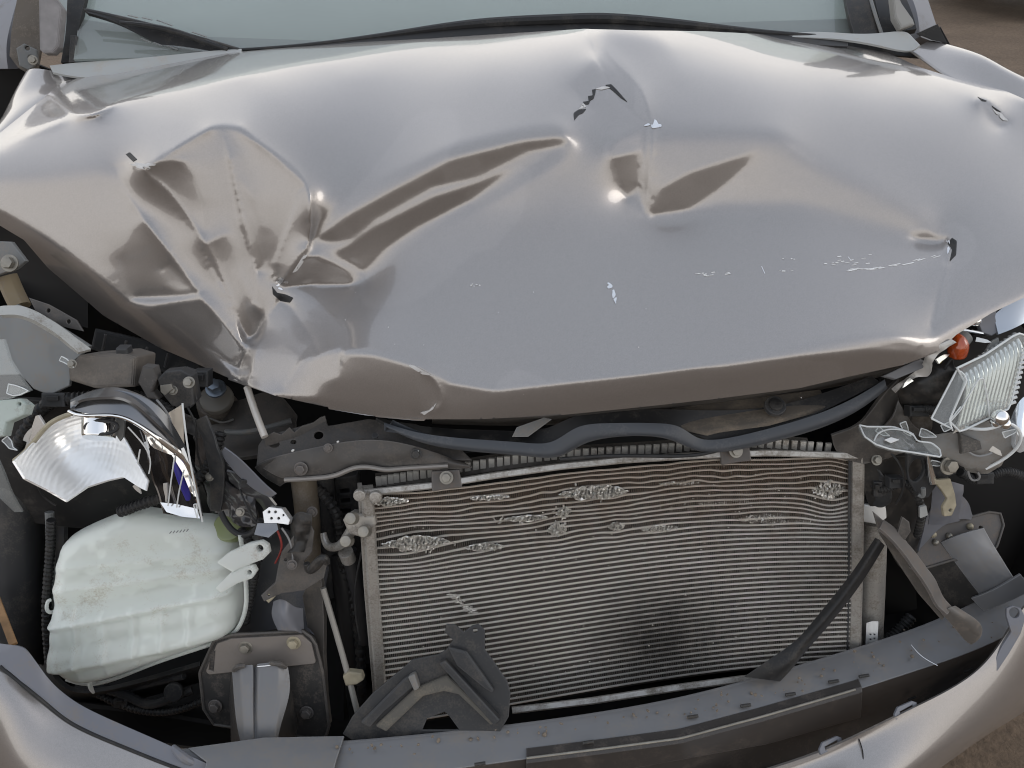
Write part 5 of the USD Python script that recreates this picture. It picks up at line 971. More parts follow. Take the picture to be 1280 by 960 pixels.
obj('black_corner', sheet([[(1110, 455, .26), (1150, 450, .27), (1190, 440, .28), (1270, 400, .30)], [(1100, 500, .26), (1160, 490, .27), (1200, 470, .28), (1290, 430, .30)], [(1110, 560, .26), (1170, 560, .27), (1220, 560, .28), (1290, 520, .30)]], 0.01, nu=24, nv=20, wob=0.01, wfreq=12), M_liner, car)
obj('crumpled_skin', sheet([[(1112, 480, .23), (1150, 472, .22), (1186, 474, .22)], [(1120, 500, .215), (1160, 498, .205), (1190, 496, .21)], [(1130, 506, .22), (1164, 500, .215), (1192, 498, .22)]], 0.003, nu=26, nv=18, wob=0.006, wfreq=26), M_darksteel, car)
obj('torn_lip', sheet([[(1114, 486, .19), (1136, 470, .185), (1152, 456, .18), (1160, 440, .175), (1190, 424, .18)], [(1120, 491, .185), (1142, 472, .18), (1160, 470, .175), (1166, 452, .172), (1196, 428, .178)]], 0.0025, nu=40, nv=6, wob=0.004, wfreq=60), mat('torn_paint', (0.44, 0.43, 0.41), rough=0.4, metal=0.5, dirt=DUST, dirt_amt=0.4), car)
obj('strap_end', plate([(1104, 470), (1150, 448), (1158, 452), (1154, 460), (1120, 474)], pl_y(1130, 460, .175, 40, 10), 0.006, cham=0.001), mat('strap_grey', (0.11, 0.11, 0.115), rough=0.5), car)
rh = UsdGeom.Xform.Define(stage, '/World/wrecked_car/headlamp_001').GetPrim()
RA = frame_of(W((1190, 480, .17)), W((1270, 430, .21)), W((1195, 535, .155)))
def on(fr, px, py, lift=0.0):
    q = to_plane([(px, py)], fr)[0]; return fr[0] + q[0] * fr[1] + q[1] * fr[2] + fr[3] * lift
M_rib = mat('ribbed_chrome', (0.62, 0.62, 0.60), rough=0.10, metal=0.75, coat=1.0, dirt=(0.42, 0.36, 0.28), dirt_amt=0.22)
NR = 13
for i in range(NR):
    t = (i + 0.5) / NR; tx, ty = 1204 + t * 70, 470 - t * 46; bx, by = 1194 + t * 66, 536 - t * 28
    pts = [on(RA, tx + 6, ty - 6, -0.012), on(RA, tx + 2, ty + 2, -0.002), on(RA, tx, ty + 10, 0.004), on(RA, (tx + bx) / 2, (ty + by) / 2 + 6, 0.004), on(RA, bx, by, 0.002)]
    obj('lens_rib', tube(pts, [0.0034, 0.0036, 0.0036, 0.0034, 0.003], n=10, seg=24), M_rib, rh, smooth=True)
obj('rib_backing', plate([(1200, 466), (1276, 418), (1290, 420), (1262, 508), (1193, 538)], RA, 0.004, top=-0.002), M_chromedark, rh)
lf = [(1164, 523), (1196, 462), (1204, 466), (1208, 476), (1186, 526), (1190, 536)]
obj('lens_side', plate(lf, pl_y(1186, 500, .15, 30, -15), 0.003, cham=0.0008), M_clear, rh); rim(lf, pl_y(1186, 500, .15, 30, -15), 0.0012, M_edge, rh, 'lens_edge', top=0.001)
lf = [(1196, 460), (1230, 444), (1272, 416), (1284, 420), (1262, 510), (1200, 540), (1186, 526), (1206, 478)]
RB = (RA[0] + RA[3] * 0.012, RA[1], RA[2], RA[3])
obj('lens_front', plate(lf, RB, 0.0025, cham=0.0006), M_clear, rh); rim(lf, RB, 0.0013, M_edge, rh, 'lens_edge', top=0.0005)
for pts in [[(1186, 528), (1200, 512), (1222, 474), (1228, 472), (1234, 500), (1236, 522)], [(1190, 538), (1186, 526), (1200, 508)]]: obj('crack', tube([on(RB, *p, 0.001) for p in pts], 0.0009, n=6, seg=24, smoothed=False), M_edge, rh)
for k in range(14):
    a = on(RB, 1281 - k * 1.4, 424 + k * 6.2, 0.0); obj('edge_tooth', bar(a, a + np.array([0.006, 0, 0.003]), 0.003, 0.003), M_edge, rh)
obj('side_lens', sheet([[(1262, 530, .17), (1268, 512, .18), (1280, 496, .19), (1300, 490, .20)], [(1266, 560, .155), (1274, 540, .155), (1286, 530, .165), (1300, 525, .18)], [(1275, 566, .15), (1284, 562, .15), (1292, 555, .16), (1300, 550, .17)]], 0.003, nu=20, nv=20), mat('bright_lens', (0.74, 0.78, 0.82), rough=0.1, metal=0.8), rh, smooth=60)
obj('top_cover', sheet([[(1242, 394, .24), (1262, 378, .25), (1300, 350, .27)], [(1248, 418, .225), (1268, 410, .23), (1300, 392, .25)]], 0.004, nu=16, nv=10), mat('pale_blue_shell', (0.40, 0.44, 0.50), rough=0.25, metal=0.6), rh, smooth=60)
obj('lamp_frame', plate([(1222, 402), (1238, 388), (1248, 376), (1244, 396), (1250, 414), (1240, 420), (1228, 416)], pl_y(1238, 400, .235, 30, 5), 0.006, wob=0.003, cham=0.001), M_bluegrey, rh)
obj('chrome_strip', tube(tp([(1200, 412, .22), (1214, 414, .22), (1228, 417, .22)]), 0.0022, n=8), M_chrome, rh)
obj('chrome_lump', trimesh.creation.icosphere(subdivisions=3, radius=0.007).apply_translation(W((1219, 401, .225))), M_chrome, rh)
bb = obj('amber_bulb', tube(tp([(1196, 444, .21), (1198, 432, .21), (1197, 424, .212), (1192, 418, .216)]), [0.011, 0.012, 0.008, 0.004], n=18, seg=24), M_amber, rh, smooth=True)
obj('bulb_base', cyl(W((1204, 420, .225)), [-0.6, -0.5, -0.4], 0.012, 0.014, 20, cham=0.002), M_greyplastic, rh)
obj('lamp_bracket', plate([(1228, 446), (1240, 426), (1248, 422), (1250, 432), (1238, 448), (1230, 456)], pl_y(1240, 438, .21, 30, 10), 0.003, wob=0.002), M_greyplastic, rh)
obj('lamp_base', sheet([[(1150, 545, .19), (1190, 540, .17), (1230, 528, .17), (1262, 520, .18)], [(1160, 562, .175), (1200, 562, .155), (1240, 548, .155), (1274, 545, .165)], [(1190, 575, .17), (1215, 585, .155), (1245, 575, .155), (1276, 560, .16)]], 0.006, nu=30, nv=20, wob=0.006, wfreq=30), mat('lamp_base_grey', (0.20, 0.195, 0.185), rough=0.45, dirt=DUST, dirt_amt=0.5), rh)
obj('base_pocket', plate([(1200, 542), (1226, 552), (1228, 562), (1202, 568)], pl_y(1214, 556, .148, 20), 0.006, cham=0.002), mat('pocket_dark', (0.06, 0.056, 0.052), rough=0.5, dirt=DUST, dirt_amt=0.4), rh)
obj('base_rim', tube(tp([(1206, 534, .155), (1236, 536, .148), (1262, 530, .15), (1276, 548, .15), (1260, 570, .15), (1232, 586, .152)]), 0.002, n=8, seg=40), M_edge, rh)
for p, r in [((1250, 522), .010), ((1256, 530), .007), ((1244, 528), .006)]: obj('chrome_lump', trimesh.creation.icosphere(subdivisions=3, radius=r).apply_translation(W((*p, .15))), M_chrome, rh)
# hinge plate, shiny strut and brackets below the lamp
hp = obj('latch_plate', plate([(1134, 566), (1176, 566), (1200, 574), (1196, 592), (1176, 600), (1160, 622), (1148, 622), (1136, 600)], pl_y(1165, 590, .17, 15, 5), 0.006, holes=[(1146, 588, .010, 1.6)], cham=0.0015, wob=0.003), M_dark, car)
obj('bolt', bolt(W((1186, 582, .158)), [0.2, -0.85, 0.4], 0.0085), M_zinc, hp)
obj('chrome_strut', sheet([[(1155, 568, .160), (1156, 585, .158), (1160, 606, .155)], [(1159, 567, .152), (1162, 585, .150), (1166, 606, .147)], [(1163, 568, .158), (1167, 585, .156), (1172, 605, .154)]], 0.002, nu=16, nv=12), M_chrome, hp, smooth=60)
obj('bracket_arm', plate([(1166, 600), (1188, 598), (1194, 618), (1196, 632), (1190, 645), (1180, 646), (1178, 634), (1184, 624), (1176, 612)], pl_y(1184, 620, .15, 20, 6), 0.004, holes=[(1188, 638, .002)], cham=0.001, rnd=0.002, wob=0.002), M_cream, hp)
obj('white_clip', tube(tp([(1148, 618, .155), (1153, 620, .152), (1154, 610, .152)]), 0.003, n=8), M_greyplastic, hp)
obj('white_pad', plate([(1150, 634), (1158, 632), (1160, 644), (1150, 648)], pl_y(1154, 640, .16, 15), 0.004, rnd=0.001), M_cap, hp)
obj('inner_fender', sheet([[(1158, 650, .21), (1176, 620, .22), (1200, 618, .23), (1216, 645, .25)], [(1148, 690, .20), (1176, 660, .21), (1196, 650, .22), (1214, 650, .25)]], 0.004, nu=20, nv=10, wob=0.003), M_bluegrey, car)
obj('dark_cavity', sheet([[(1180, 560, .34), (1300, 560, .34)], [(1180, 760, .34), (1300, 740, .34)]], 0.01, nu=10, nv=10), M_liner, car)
# right crush box
cb2 = UsdGeom.Xform.Define(stage, '/World/wrecked_car/crush_box_001').GetPrim()
CQ = frame_of(W((1150, 672, .23)), W((1240, 646, .255)), W((1160, 690, .215)))
fl2 = [(1140, 700), (1146, 672), (1176, 656), (1236, 640), (1250, 642), (1254, 656), (1246, 682), (1230, 700), (1190, 700), (1150, 712)]
obj('back_plate', plate(fl2, CQ, 0.005, rnd=0.003, cham=0.001, holes=[(1226, 660, .0032)]), M_rust, cb2); rim(fl2, CQ, 0.002, M_steel, cb2, 'rolled_edge', top=0.001)
obj('box_top', sheet([[(1176, 678, .225), (1200, 668, .222), (1230, 660, .23)], [(1202, 714, .198), (1228, 704, .196), (1252, 698, .203)], [(1228, 748, .178), (1252, 738, .176), (1270, 726, .182)]], 0.004, nu=20, nv=16, wob=0.002), M_beam, cb2)
obj('box_side', sheet([[(1148, 694, .23), (1176, 678, .225)], [(1158, 734, .205), (1202, 714, .198)], [(1178, 772, .185), (1228, 748, .178)]], 0.004, nu=8, nv=12), M_darksteel, cb2)
for px, py, m_ in [(1166, 668, M_cream), (1212, 658, M_cream), (1186, 670, M_zinc), (1169, 678, M_zinc)]: obj('weld', trimesh.creation.icosphere(subdivisions=2, radius=0.005).apply_translation(on(CQ, px, py, 0.001)), m_, cb2)
obj('box_foot', sheet([[(1214, 748, .178), (1240, 738, .172), (1276, 718, .178)], [(1230, 764, .165), (1256, 754, .16), (1290, 738, .17)]], 0.004, nu=14, nv=6), M_beam, cb2)
# stay leaning across the corner
M_stay = mat('stay_steel', (0.10, 0.092, 0.084), rough=0.5, metal=0.3, dirt=(0.19, 0.16, 0.135), dirt_amt=0.5, dirt_scale=16.0, bevel=0.0015, wear=0.6)
SV = frame_of(W((1095, 650, .145)), W((1205, 785, .085)), W((1130, 672, .135)))
sv = obj('bent_stay', plate([(1092, 640), (1106, 652), (1124, 668), (1146, 696), (1166, 722), (1178, 746), (1190, 760), (1178, 776), (1150, 744), (1120, 700), (1100, 668)], SV, 0.004, cham=0.001, wob=0.004, wfreq=18, fine=0.005, holes=[(1140, 708, .003)]), M_stay, car)
obj('flange', sheet([[(1104, 650, .138), (1126, 668, .130), (1148, 696, .116), (1168, 722, .104), (1180, 748, .096), (1192, 760, .092)], [(1100, 660, .118), (1120, 680, .110), (1142, 708, .097), (1160, 734, .086), (1172, 756, .078), (1184, 768, .074)]], 0.004, nu=50, nv=6, wob=0.002), M_rust, sv)
obj('foot', sheet([[(1176, 766, .086), (1192, 784, .080), (1208, 802, .085), (1214, 806, .086)], [(1186, 760, .084), (1202, 772, .078), (1220, 788, .083), (1226, 796, .084)], [(1194, 757, .092), (1208, 766, .088), (1224, 778, .09), (1228, 786, .09)]], 0.004, nu=24, nv=10), M_stay, sv)
obj('stay_tab', plate([(1120, 672), (1128, 646), (1136, 652), (1138, 664), (1130, 676), (1124, 680)], pl_y(1126, 664, .13, 20), 0.004, wob=0.002), M_steel, sv)
# ================================================================ BUMPER SKINS
bs = obj('bumper_skin', sheet([[(1400, 700, .16), (1300, 740, .12), (1262, 786, .09), (1222, 838, .05), (1132, 890, .0), (1040, 934, -.03), (960, 962, -.04), (880, 985, -.05)],
                          [(1400, 712, .155), (1304, 752, .115), (1268, 798, .083), (1226, 850, .042), (1134, 903, -.008), (1042, 948, -.038), (962, 976, -.048), (884, 1000, -.06)],
                          [(1420, 780, .14), (1310, 815, .09), (1278, 850, .06), (1236, 895, .02), (1150, 945, -.036), (1060, 985, -.075), (980, 1010, -.082), (900, 1030, -.09)],
                          [(1420, 840, .16), (1320, 860, .12), (1288, 884, .085), (1240, 915, .04), (1168, 965, -.03), (1080, 1020, -.09), (1000, 1060, -.10), (920, 1080, -.11)]], 0.0035, nu=100, nv=40), M_paint, car, smooth=60)
for px, py, dx in [(1132, 890, 1), (1038, 934, 1)]:
    q = [(px - 14, py + 3), (px - 10, py - 6), (px + 8, py - 14), (px + 14, py - 12), (px + 15, py - 4), (px - 12, py + 10)]
    hole = [(px - 7, py - 0.5), (px + 9, py - 9), (px + 10, py - 5), (px - 6, py + 4)]
    obj('bumper_tab', plate(q, pl_y(px, py, float(np.interp(px, [1040, 1132], [-.028, .002])), 50, 20), 0.003, holes=[hole], rnd=0.001, cham=0.0006), M_bluegrey, bs)
q = [(1240, 832), (1252, 808), (1264, 790), (1258, 770), (1258, 760), (1266, 757), (1276, 760), (1282, 772), (1276, 792), (1262, 816), (1246, 840)]
obj('bumper_tab', plate(q, frame_of(W((1246, 836, .055)), W((1278, 775, .095)), W((1258, 760, .105))), 0.003, holes=[(1268, 766, .007)], rnd=0.002, cham=0.0006), M_bluegrey, bs)
obj('crack', tube(tp([(1073, 922, -.022), (1078, 938, -.036), (1079, 952, -.046)]), 0.0008, n=5, seg=14), M_liner, bs)
bl = obj('bumper_skin', sheet([[(-120, 800, .06), (-40, 800, .04), (13, 806, .02), (32, 812, .015), (59, 846, 0), (87, 872, -.01), (122, 892, -.02), (210, 931, -.045), (236, 944, -.055), (330, 985, -.08)],
                               [(-120, 830, .035), (-50, 826, .015), (0, 832, .0), (33, 858, -.015), (60, 880, -.025), (90, 902, -.035), (153, 931, -.05), (205, 952, -.062), (240, 965, -.07), (330, 1000, -.09)]], 0.0035, nu=90, nv=8), M_bluegrey, car, smooth=60)
obj('skin_face', sheet([[(-120, 838, .03), (-50, 832, .012), (0, 836, -.002), (32, 862, -.018), (59, 884, -.028), (89, 906, -.038), (152, 935, -.053), (204, 956, -.065), (240, 969, -.073), (330, 1004, -.093)],
                        [(-120, 850, .02), (-50, 850, -.005), (-8, 856, -.022), (26, 884, -.039), (52, 908, -.05), (80, 932, -.062), (140, 962, -.077), (196, 986, -.09), (240, 1000, -.098), (330, 1030, -.112)],
                        [(-120, 900, .02), (-60, 905, -.03), (-20, 915, -.05), (10, 940, -.072), (36, 966, -.088), (64, 992, -.10), (120, 1020, -.115), (180, 1040, -.125), (240, 1060, -.13), (330, 1080, -.145)],
                        [(-120, 1000, .05), (-60, 1000, -.02), (-30, 1010, -.04), (0, 1030, -.07), (30, 1050, -.09), (60, 1070, -.10), (120, 1090, -.11), (180, 1110, -.12), (240, 1120, -.13), (330, 1150, -.14)]], 0.0035, nu=90, nv=40), M_paint, bl, smooth=60)
obj('skin_groove', tube(tp([(0, 833, -.001), (33, 860, -.0165), (60, 882, -.0265), (89, 904, -.0365), (152, 933, -.0515), (204, 954, -.0635), (240, 967, -.0715)]), 0.0022, n=8, seg=60), M_black, bl)
obj('skin_tip', tube(tp([(216, 934, -.045), (232, 948, -.058), (250, 958, -.06), (275, 972, -.065)]), [.004, .006, .004, .003], n=10), M_bluegrey, bl)
obj('undertray', sheet([[(-60, 870, .12), (200, 890, .10), (430, 930, .06), (640, 930, .06), (1000, 880, .08), (1160, 800, .14)], [(-60, 860, .4), (200, 860, .4), (430, 850, .4), (640, 850, .4), (1000, 820, .4), (1160, 780, .4)]], 0.006, nu=40, nv=10), M_liner, car)

# ================================================================ LOOSE PIECES
ag = root('air_guide', 'broken black plastic air guide wedged between the condenser and the left of the bumper beam', 'air guide')
A0 = frame_of(W((450, 900, -.005)), W((630, 880, .0)), W((575, 790, .055)))
outline = [(428, 918), (440, 896), (466, 866), (500, 838), (516, 824), (548, 818), (558, 812), (566, 800), (556, 790), (558, 780), (568, 780), (580, 790), (590, 782), (598, 780), (606, 788), (606, 800), (606, 812), (618, 828), (634, 852), (638, 866), (636, 896), (625, 915), (470, 945)]
obj('panel', plate(outline, A0, 0.003, cham=0.0008, wob=0.004, wfreq=12, holes=[(594, 788, .0032), [(528, 912), (534, 898), (556, 890), (562, 896), (574, 912)]]), M_dark, ag)
def ridge(pts, w, h, m=M_dark, name='rib'):
    c = [on(A0, *p, 0.0) for p in pts]
    return obj(name, join(*[bar(c[i] + A0[3] * 0.003, c[i + 1] + A0[3] * 0.003, w, h, up=A0[3]) for i in range(len(c) - 1)]), m, ag)
def raised(pix, lift, base=0.0, ch=0.003, m=M_dark, name='raised_panel'):
    return obj(name, plate(pix, A0, lift - base, top=lift, cham=ch, rnd=0.002), m, ag)
raised([(560, 806), (584, 812), (618, 860), (616, 864), (606, 858), (572, 830)], 0.009)
raised([(470, 905), (520, 858), (560, 842), (582, 862), (622, 900), (614, 904), (574, 866), (556, 862), (530, 868), (484, 912)], 0.008, m=mat('dusty_dark', (0.075, 0.07, 0.06), rough=0.55, dirt=(0.16, 0.14, 0.11), dirt_amt=0.5, dirt_scale=10.0))
raised([(452, 900), (506, 846), (516, 840), (522, 852), (480, 888), (464, 906)], 0.010)
raised([(550, 826), (558, 822), (626, 896), (618, 902)], 0.013, ch=0.002)
raised([(512, 842), (520, 838), (526, 856), (520, 860)], 0.014, ch=0.002, m=M_greyplastic)
bt_ = obj('broken_strut', sheet([[(1094, 672, .13), (1060, 722, .11), (1020, 772, .085), (995, 800, .07), (965, 822, .055), (930, 846, .05)], [(1100, 676, .122), (1068, 726, .10), (1028, 778, .075), (1000, 810, .06), (985, 830, .045), (960, 850, .04)], [(1106, 682, .13), (1076, 730, .11), (1034, 784, .085), (1006, 816, .07), (990, 836, .055), (975, 852, .05)]], 0.005, nu=50, nv=12), M_black, None, cat='strut')
tag(bt_, 'thin black plastic strut lying diagonally across the lower right of the condenser', 'strut')
sh = [(1074, 532), (1084, 534), (1116, 534), (1140, 542), (1146, 552), (1164, 554), (1174, 562), (1176, 572), (1140, 566), (1112, 562), (1094, 556), (1080, 546)]
SHP = frame_of(W((1080, 545, .145)), W((1170, 566, .135)), W((1115, 535, .165)))
s1 = root('lens_shard', 'curved clear lamp lens shard lying on the right corner bracket', 'lens shard')
obj('shard', plate(sh, SHP, 0.002, cham=0.0005, wob=0.004, wfreq=30, fine=0.004), M_clear, s1); rim(sh, SHP, 0.0011, M_edge, s1, 'broken_edge', top=0.001)
obj('broken_edge', tube([on(SHP, *p, 0.002) for p in [(1092, 552), (1096, 544), (1110, 538), (1130, 540), (1142, 546)]], 0.001, n=6), M_edge, s1)
obj('glint_facet', plate([(1104, 552), (1112, 549), (1122, 552), (1112, 556)], SHP, 0.001, top=0.004), M_white, s1)
stick = obj('wooden_stick', bar(W((-6, 745, .13)), W((17, 806, .07)), 0.010, 0.006), M_orange); tag(stick, 'orange brown wooden stick poking up behind the left bumper skin', 'stick')

# ================================================================ BEHIND: a parked vehicle at the edge of the yard
pv = root('parked_vehicle', 'dark vehicle parked on the dirt in the far background at top right', 'vehicle')
M_vpaint = mat('vehicle_paint', (0.03, 0.028, 0.027), rough=0.3, coat=0.8)
V0 = np.array([6.6, 8.9, 0.0])
def vbody():
    prof = [(-2.1, .42), (-2.15, .75), (-2.0, 1.0), (-1.1, 1.08), (-.6, 1.55), (.9, 1.6), (1.7, 1.1), (2.1, 1.0), (2.15, .5), (2.0, .36), (-1.9, .36)]
    m = m3.CrossSection([prof if Polygon(prof).exterior.is_ccw else prof[::-1]]).extrude(1.7).to_mesh(); v = np.array(m.vert_properties[:, :3]); f = np.array(m.tri_verts)
    v = np.c_[v[:, 0], v[:, 2] - 0.85, v[:, 1]]; mm = trimesh.Trimesh(v, f, process=False)
    return mm
def place(m, rz=0.0): m = m.copy(); m.apply_transform(trimesh.transformations.rotation_matrix(rz, [0, 0, 1])); m.apply_translation(V0); return m
b_ = vbody()
if b_.volume < 0: b_.invert()
obj('body', place(b_, 0.15), M_vpaint, pv)
for sx in (-1.35, 1.3):
    for sy in (-0.8, 0.8):
        ty = trimesh.creation.revolve(np.array([(0.19, -.09), (0.30, -.10), (0.335, -.07), (0.335, .07), (0.30, .10), (0.19, .09), (0.19, -.09)]), sections=40); ty.apply_transform(trimesh.transformations.rotation_matrix(PI / 2, [1, 0, 0])); ty.apply_translation((sx, sy, .335))
        w_ = obj('wheel', place(ty, 0.15), M_hose, pv)
        ri = trimesh.creation.cylinder(0.19, 0.14, sections=30); ri.apply_transform(trimesh.transformations.rotation_matrix(PI / 2, [1, 0, 0])); ri.apply_translation((sx, sy, .335)); obj('rim', place(ri, 0.15), M_greyplastic, w_)

# ================================================================ CLUTTER OF THE OPENED FRONT
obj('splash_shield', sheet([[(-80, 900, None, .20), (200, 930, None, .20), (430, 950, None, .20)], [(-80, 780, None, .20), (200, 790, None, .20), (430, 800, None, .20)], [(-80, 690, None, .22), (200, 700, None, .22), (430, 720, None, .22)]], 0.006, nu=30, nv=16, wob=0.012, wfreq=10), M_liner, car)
def loom(pts, r, name='wiring_loom', m=M_black, ribs=True):
    """Corrugated wiring sleeve."""
    c = catmull(tp(pts), 160); rr = r * (1 + (0.13 * np.sign(np.sin(np.arange(160) * 1.3)) if ribs else 0))
    return obj(name, tube(c, rr, n=10, seg=160, smoothed=False), m, car)
loom([(20, 560, .20), (60, 505, .21), (96, 498, .21), (130, 494, .22), (176, 498, .22), (214, 516, .20)], 0.008)
loom([(150, 640, .16), (190, 626, .16), (232, 612, .17), (262, 580, .18), (276, 540, .20)], 0.007)
loom([(64, 650, .17), (62, 700, .16), (58, 760, .14), (62, 830, .12)], 0.006)
loom([(300, 660, .14), (318, 690, .13), (316, 730, .13), (306, 780, .11)], 0.0055)
loom([(395, 610, .19), (420, 640, .18), (428, 700, .175), (446, 780, .15), (452, 880, .11)], 0.007)
loom([(1082, 600, .20), (1104, 612, .185), (1128, 604, .18), (1150, 628, .18), (1146, 670, .19)], 0.005)
loom([(1120, 520, .205), (1150, 512, .19), (1176, 514, .18), (1200, 540, .165)], 0.0045)
loom([(1200, 590, .22), (1226, 600, .23), (1250, 590, .24), (1290, 600, .25)], 0.006)
loom([(110, 862, .12), (160, 884, .10), (210, 890, .09), (262, 872, .09)], 0.005)
loom([(1000, 842, .14), (1060, 826, .15), (1110, 800, .17), (1140, 770, .19)], 0.008)
def wire(pts, r=0.0014, m=M_black): return obj('wire', tube(tp(pts), r, n=6, seg=50), m, car)
M_wgrey = mat('wire_grey', (0.22, 0.22, 0.22), rough=0.5); M_wred = mat('wire_red', (0.22, 0.03, 0.025), rough=0.5); M_wyel = mat('wire_yellow', (0.32, 0.25, 0.06), rough=0.5)
for pts, m in [([(196, 500, .17), (206, 512, .16), (214, 530, .155), (210, 545, .15)], M_wgrey), ([(232, 506, .18), (244, 530, .17), (246, 560, .165), (254, 590, .16)], M_black), ([(300, 612, .15), (312, 640, .13), (326, 660, .12), (340, 672, .115)], M_black),
               ([(352, 660, .115), (362, 676, .11), (366, 700, .10)], M_wgrey), ([(346, 662, .112), (352, 682, .108), (344, 704, .105)], M_wred), ([(1188, 442, .215), (1176, 452, .21), (1164, 470, .205), (1150, 476, .2)], M_wyel), ([(1196, 440, .21), (1184, 456, .20), (1176, 476, .20), (1180, 500, .20)], M_black),
               ([(1108, 560, .19), (1124, 580, .175), (1130, 606, .17), (1120, 630, .18)], M_black), ([(1210, 588, .165), (1216, 600, .16), (1224, 598, .158), (1222, 590, .16)], M_wgrey), ([(1205, 560, .15), (1222, 570, .145), (1240, 566, .145)], M_wgrey), ([(92, 520, .19), (80, 530, .18), (66, 528, .18), (52, 540, .17)], M_wgrey),
               ([(452, 690, .12), (446, 720, .12), (444, 760, .115), (450, 800, .105)], M_black), ([(56, 560, .18), (46, 590, .17), (54, 620, .17), (70, 632, .17)], M_black)]:
    wire(pts, m=m)
def block(px, py, y, w, h, d, lean, yaw, m, name='connector', parent=None):
    k = 1 / (K * float((y - EYE[1]) / ray(px, py)[1])); a, b = w * k / 2, h * k / 2
    return obj(name, plate([(px - a, py - b), (px + a, py - b), (px + a, py + b), (px - a, py + b)], pl_y(px, py, y, lean, yaw), d, cham=min(w, h) * 0.1), m, parent or car)
for px, py, y, w, h, d, l, yw, m in [(66, 500, .20, .030, .018, .02, 30, 10, M_dark), (214, 546, .165, .016, .02, .015, 20, 20, M_black), (232, 620, .15, .022, .014, .015, 20, -10, M_dark), (250, 474, .25, .02, .022, .02, 20, 0, M_dark), (306, 604, .145, .014, .012, .012, 20, 20, M_dark),
                                     (1122, 604, .175, .02, .014, .014, 20, 5, M_dark), (1150, 514, .185, .024, .014, .014, 30, 8, M_black), (1098, 612, .185, .012, .020, .012, 10, 0, M_dark), (1232, 598, .22, .024, .016, .02, 20, 0, M_dark), (150, 880, .10, .02, .012, .012, 20, 0, M_dark)]:
    c = block(px, py, y, w, h, d, l, yw, m)
    block(px - 1, py - 2, y - 0.004, w * 0.5, h * 0.35, 0.004, l, yw, M_black, 'latch', c)
# fuse box and battery tray deep on the left, under the folded bonnet
fb = obj('fuse_box', plate([(118, 410), (196, 428), (250, 452), (244, 476), (190, 462), (112, 436)], pl_y(180, 440, .34, 35, 0), 0.06, cham=0.004), M_black, car)
for k in range(4): obj('lid_rib', tube([W((132 + 26 * k, 418 + 8 * k, .328)), W((128 + 26 * k, 438 + 7 * k, .322))], 0.002, n=6, seg=8), M_dark, fb)
obj('stay_bracket', plate([(36, 372), (60, 380), (96, 400), (104, 414), (78, 408), (44, 388)], pl_y(70, 394, .28, 40, -5), 0.003, holes=[(60, 388, .003), (86, 402, .003)], wob=0.004, fine=0.004), M_steel, car)
# crumpled sheet metal between lamp, tank and support, and in the right corner
def crumple(rows, seed, m, amp=0.010, fq=30, name='crumpled_sheet'): return obj(name, sheet(rows, 0.0025, nu=44, nv=34, wob=amp, wfreq=fq, seed=seed), m, car, smooth=25)
crumple([[(256, 588, .17), (276, 600, .16), (300, 612, .155), (318, 622, .15)], [(262, 612, .165), (282, 626, .15), (302, 634, .145), (322, 640, .14)], [(270, 640, .16), (288, 650, .145), (306, 656, .14), (322, 656, .135)]], 31, M_foil, 0.014, 34)
crumple([[(364, 650, .13), (376, 640, .125), (390, 642, .125)], [(360, 676, .12), (372, 668, .11), (388, 664, .115)], [(352, 694, .11), (366, 690, .10), (380, 690, .105)]], 32, M_darksteel, 0.008, 40)
crumple([[(1078, 552, .195), (1096, 540, .19), (1112, 524, .195), (1122, 500, .205)], [(1090, 566, .185), (1108, 560, .18), (1124, 548, .185), (1136, 524, .195)], [(1110, 574, .185), (1124, 570, .18), (1140, 560, .185), (1152, 540, .195)]], 33, M_steel, 0.010, 28)
crumple([[(1118, 474, .225), (1146, 462, .215), (1168, 452, .21), (1190, 448, .215)], [(1124, 496, .21), (1150, 490, .195), (1172, 486, .19), (1192, 482, .195)], [(1130, 520, .215), (1156, 516, .205), (1174, 512, .20), (1190, 510, .20)]], 34, M_darksteel, 0.012, 30)
crumple([[(1128, 520, .22), (1148, 520, .21), (1168, 520, .21)], [(1124, 545, .215), (1144, 548, .20), (1164, 548, .20)], [(1120, 562, .21), (1140, 566, .20), (1160, 566, .20)]], 35, mat('brown_dust_metal', (0.10, 0.08, 0.062), rough=0.6, metal=0.2, dirt=DUST, dirt_amt=0.5, wear=0.5, bevel=0.001), 0.014, 26)
crumple([[(1084, 580, .20), (1100, 592, .19), (1116, 606, .19)], [(1080, 606, .205), (1096, 618, .19), (1114, 628, .19)], [(1082, 628, .20), (1096, 634, .19), (1112, 640, .19)]], 36, M_dark, 0.009, 30)
crumple([[(1196, 556, .17), (1222, 556, .16), (1250, 548, .165)], [(1200, 574, .165), (1226, 576, .155), (1256, 566, .16)], [(1212, 590, .17), (1232, 592, .16), (1250, 584, .165)]], 37, mat('crushed_grey', (0.16, 0.155, 0.145), rough=0.5, dirt=DUST, dirt_amt=0.5, wear=0.6, bevel=0.001), 0.010, 34)
crumple([[(1166, 606, .19), (1182, 602, .185), (1204, 606, .19)], [(1164, 630, .185), (1182, 634, .18), (1202, 630, .185)], [(1160, 656, .19), (1180, 656, .185), (1200, 652, .19)]], 38, M_bluegrey, 0.004, 24)
crumple([[(186, 500, .19), (206, 508, .18), (228, 516, .18), (246, 524, .185)], [(196, 520, .185), (214, 530, .175), (232, 540, .175), (250, 548, .18)]], 39, M_dark, 0.010, 34)
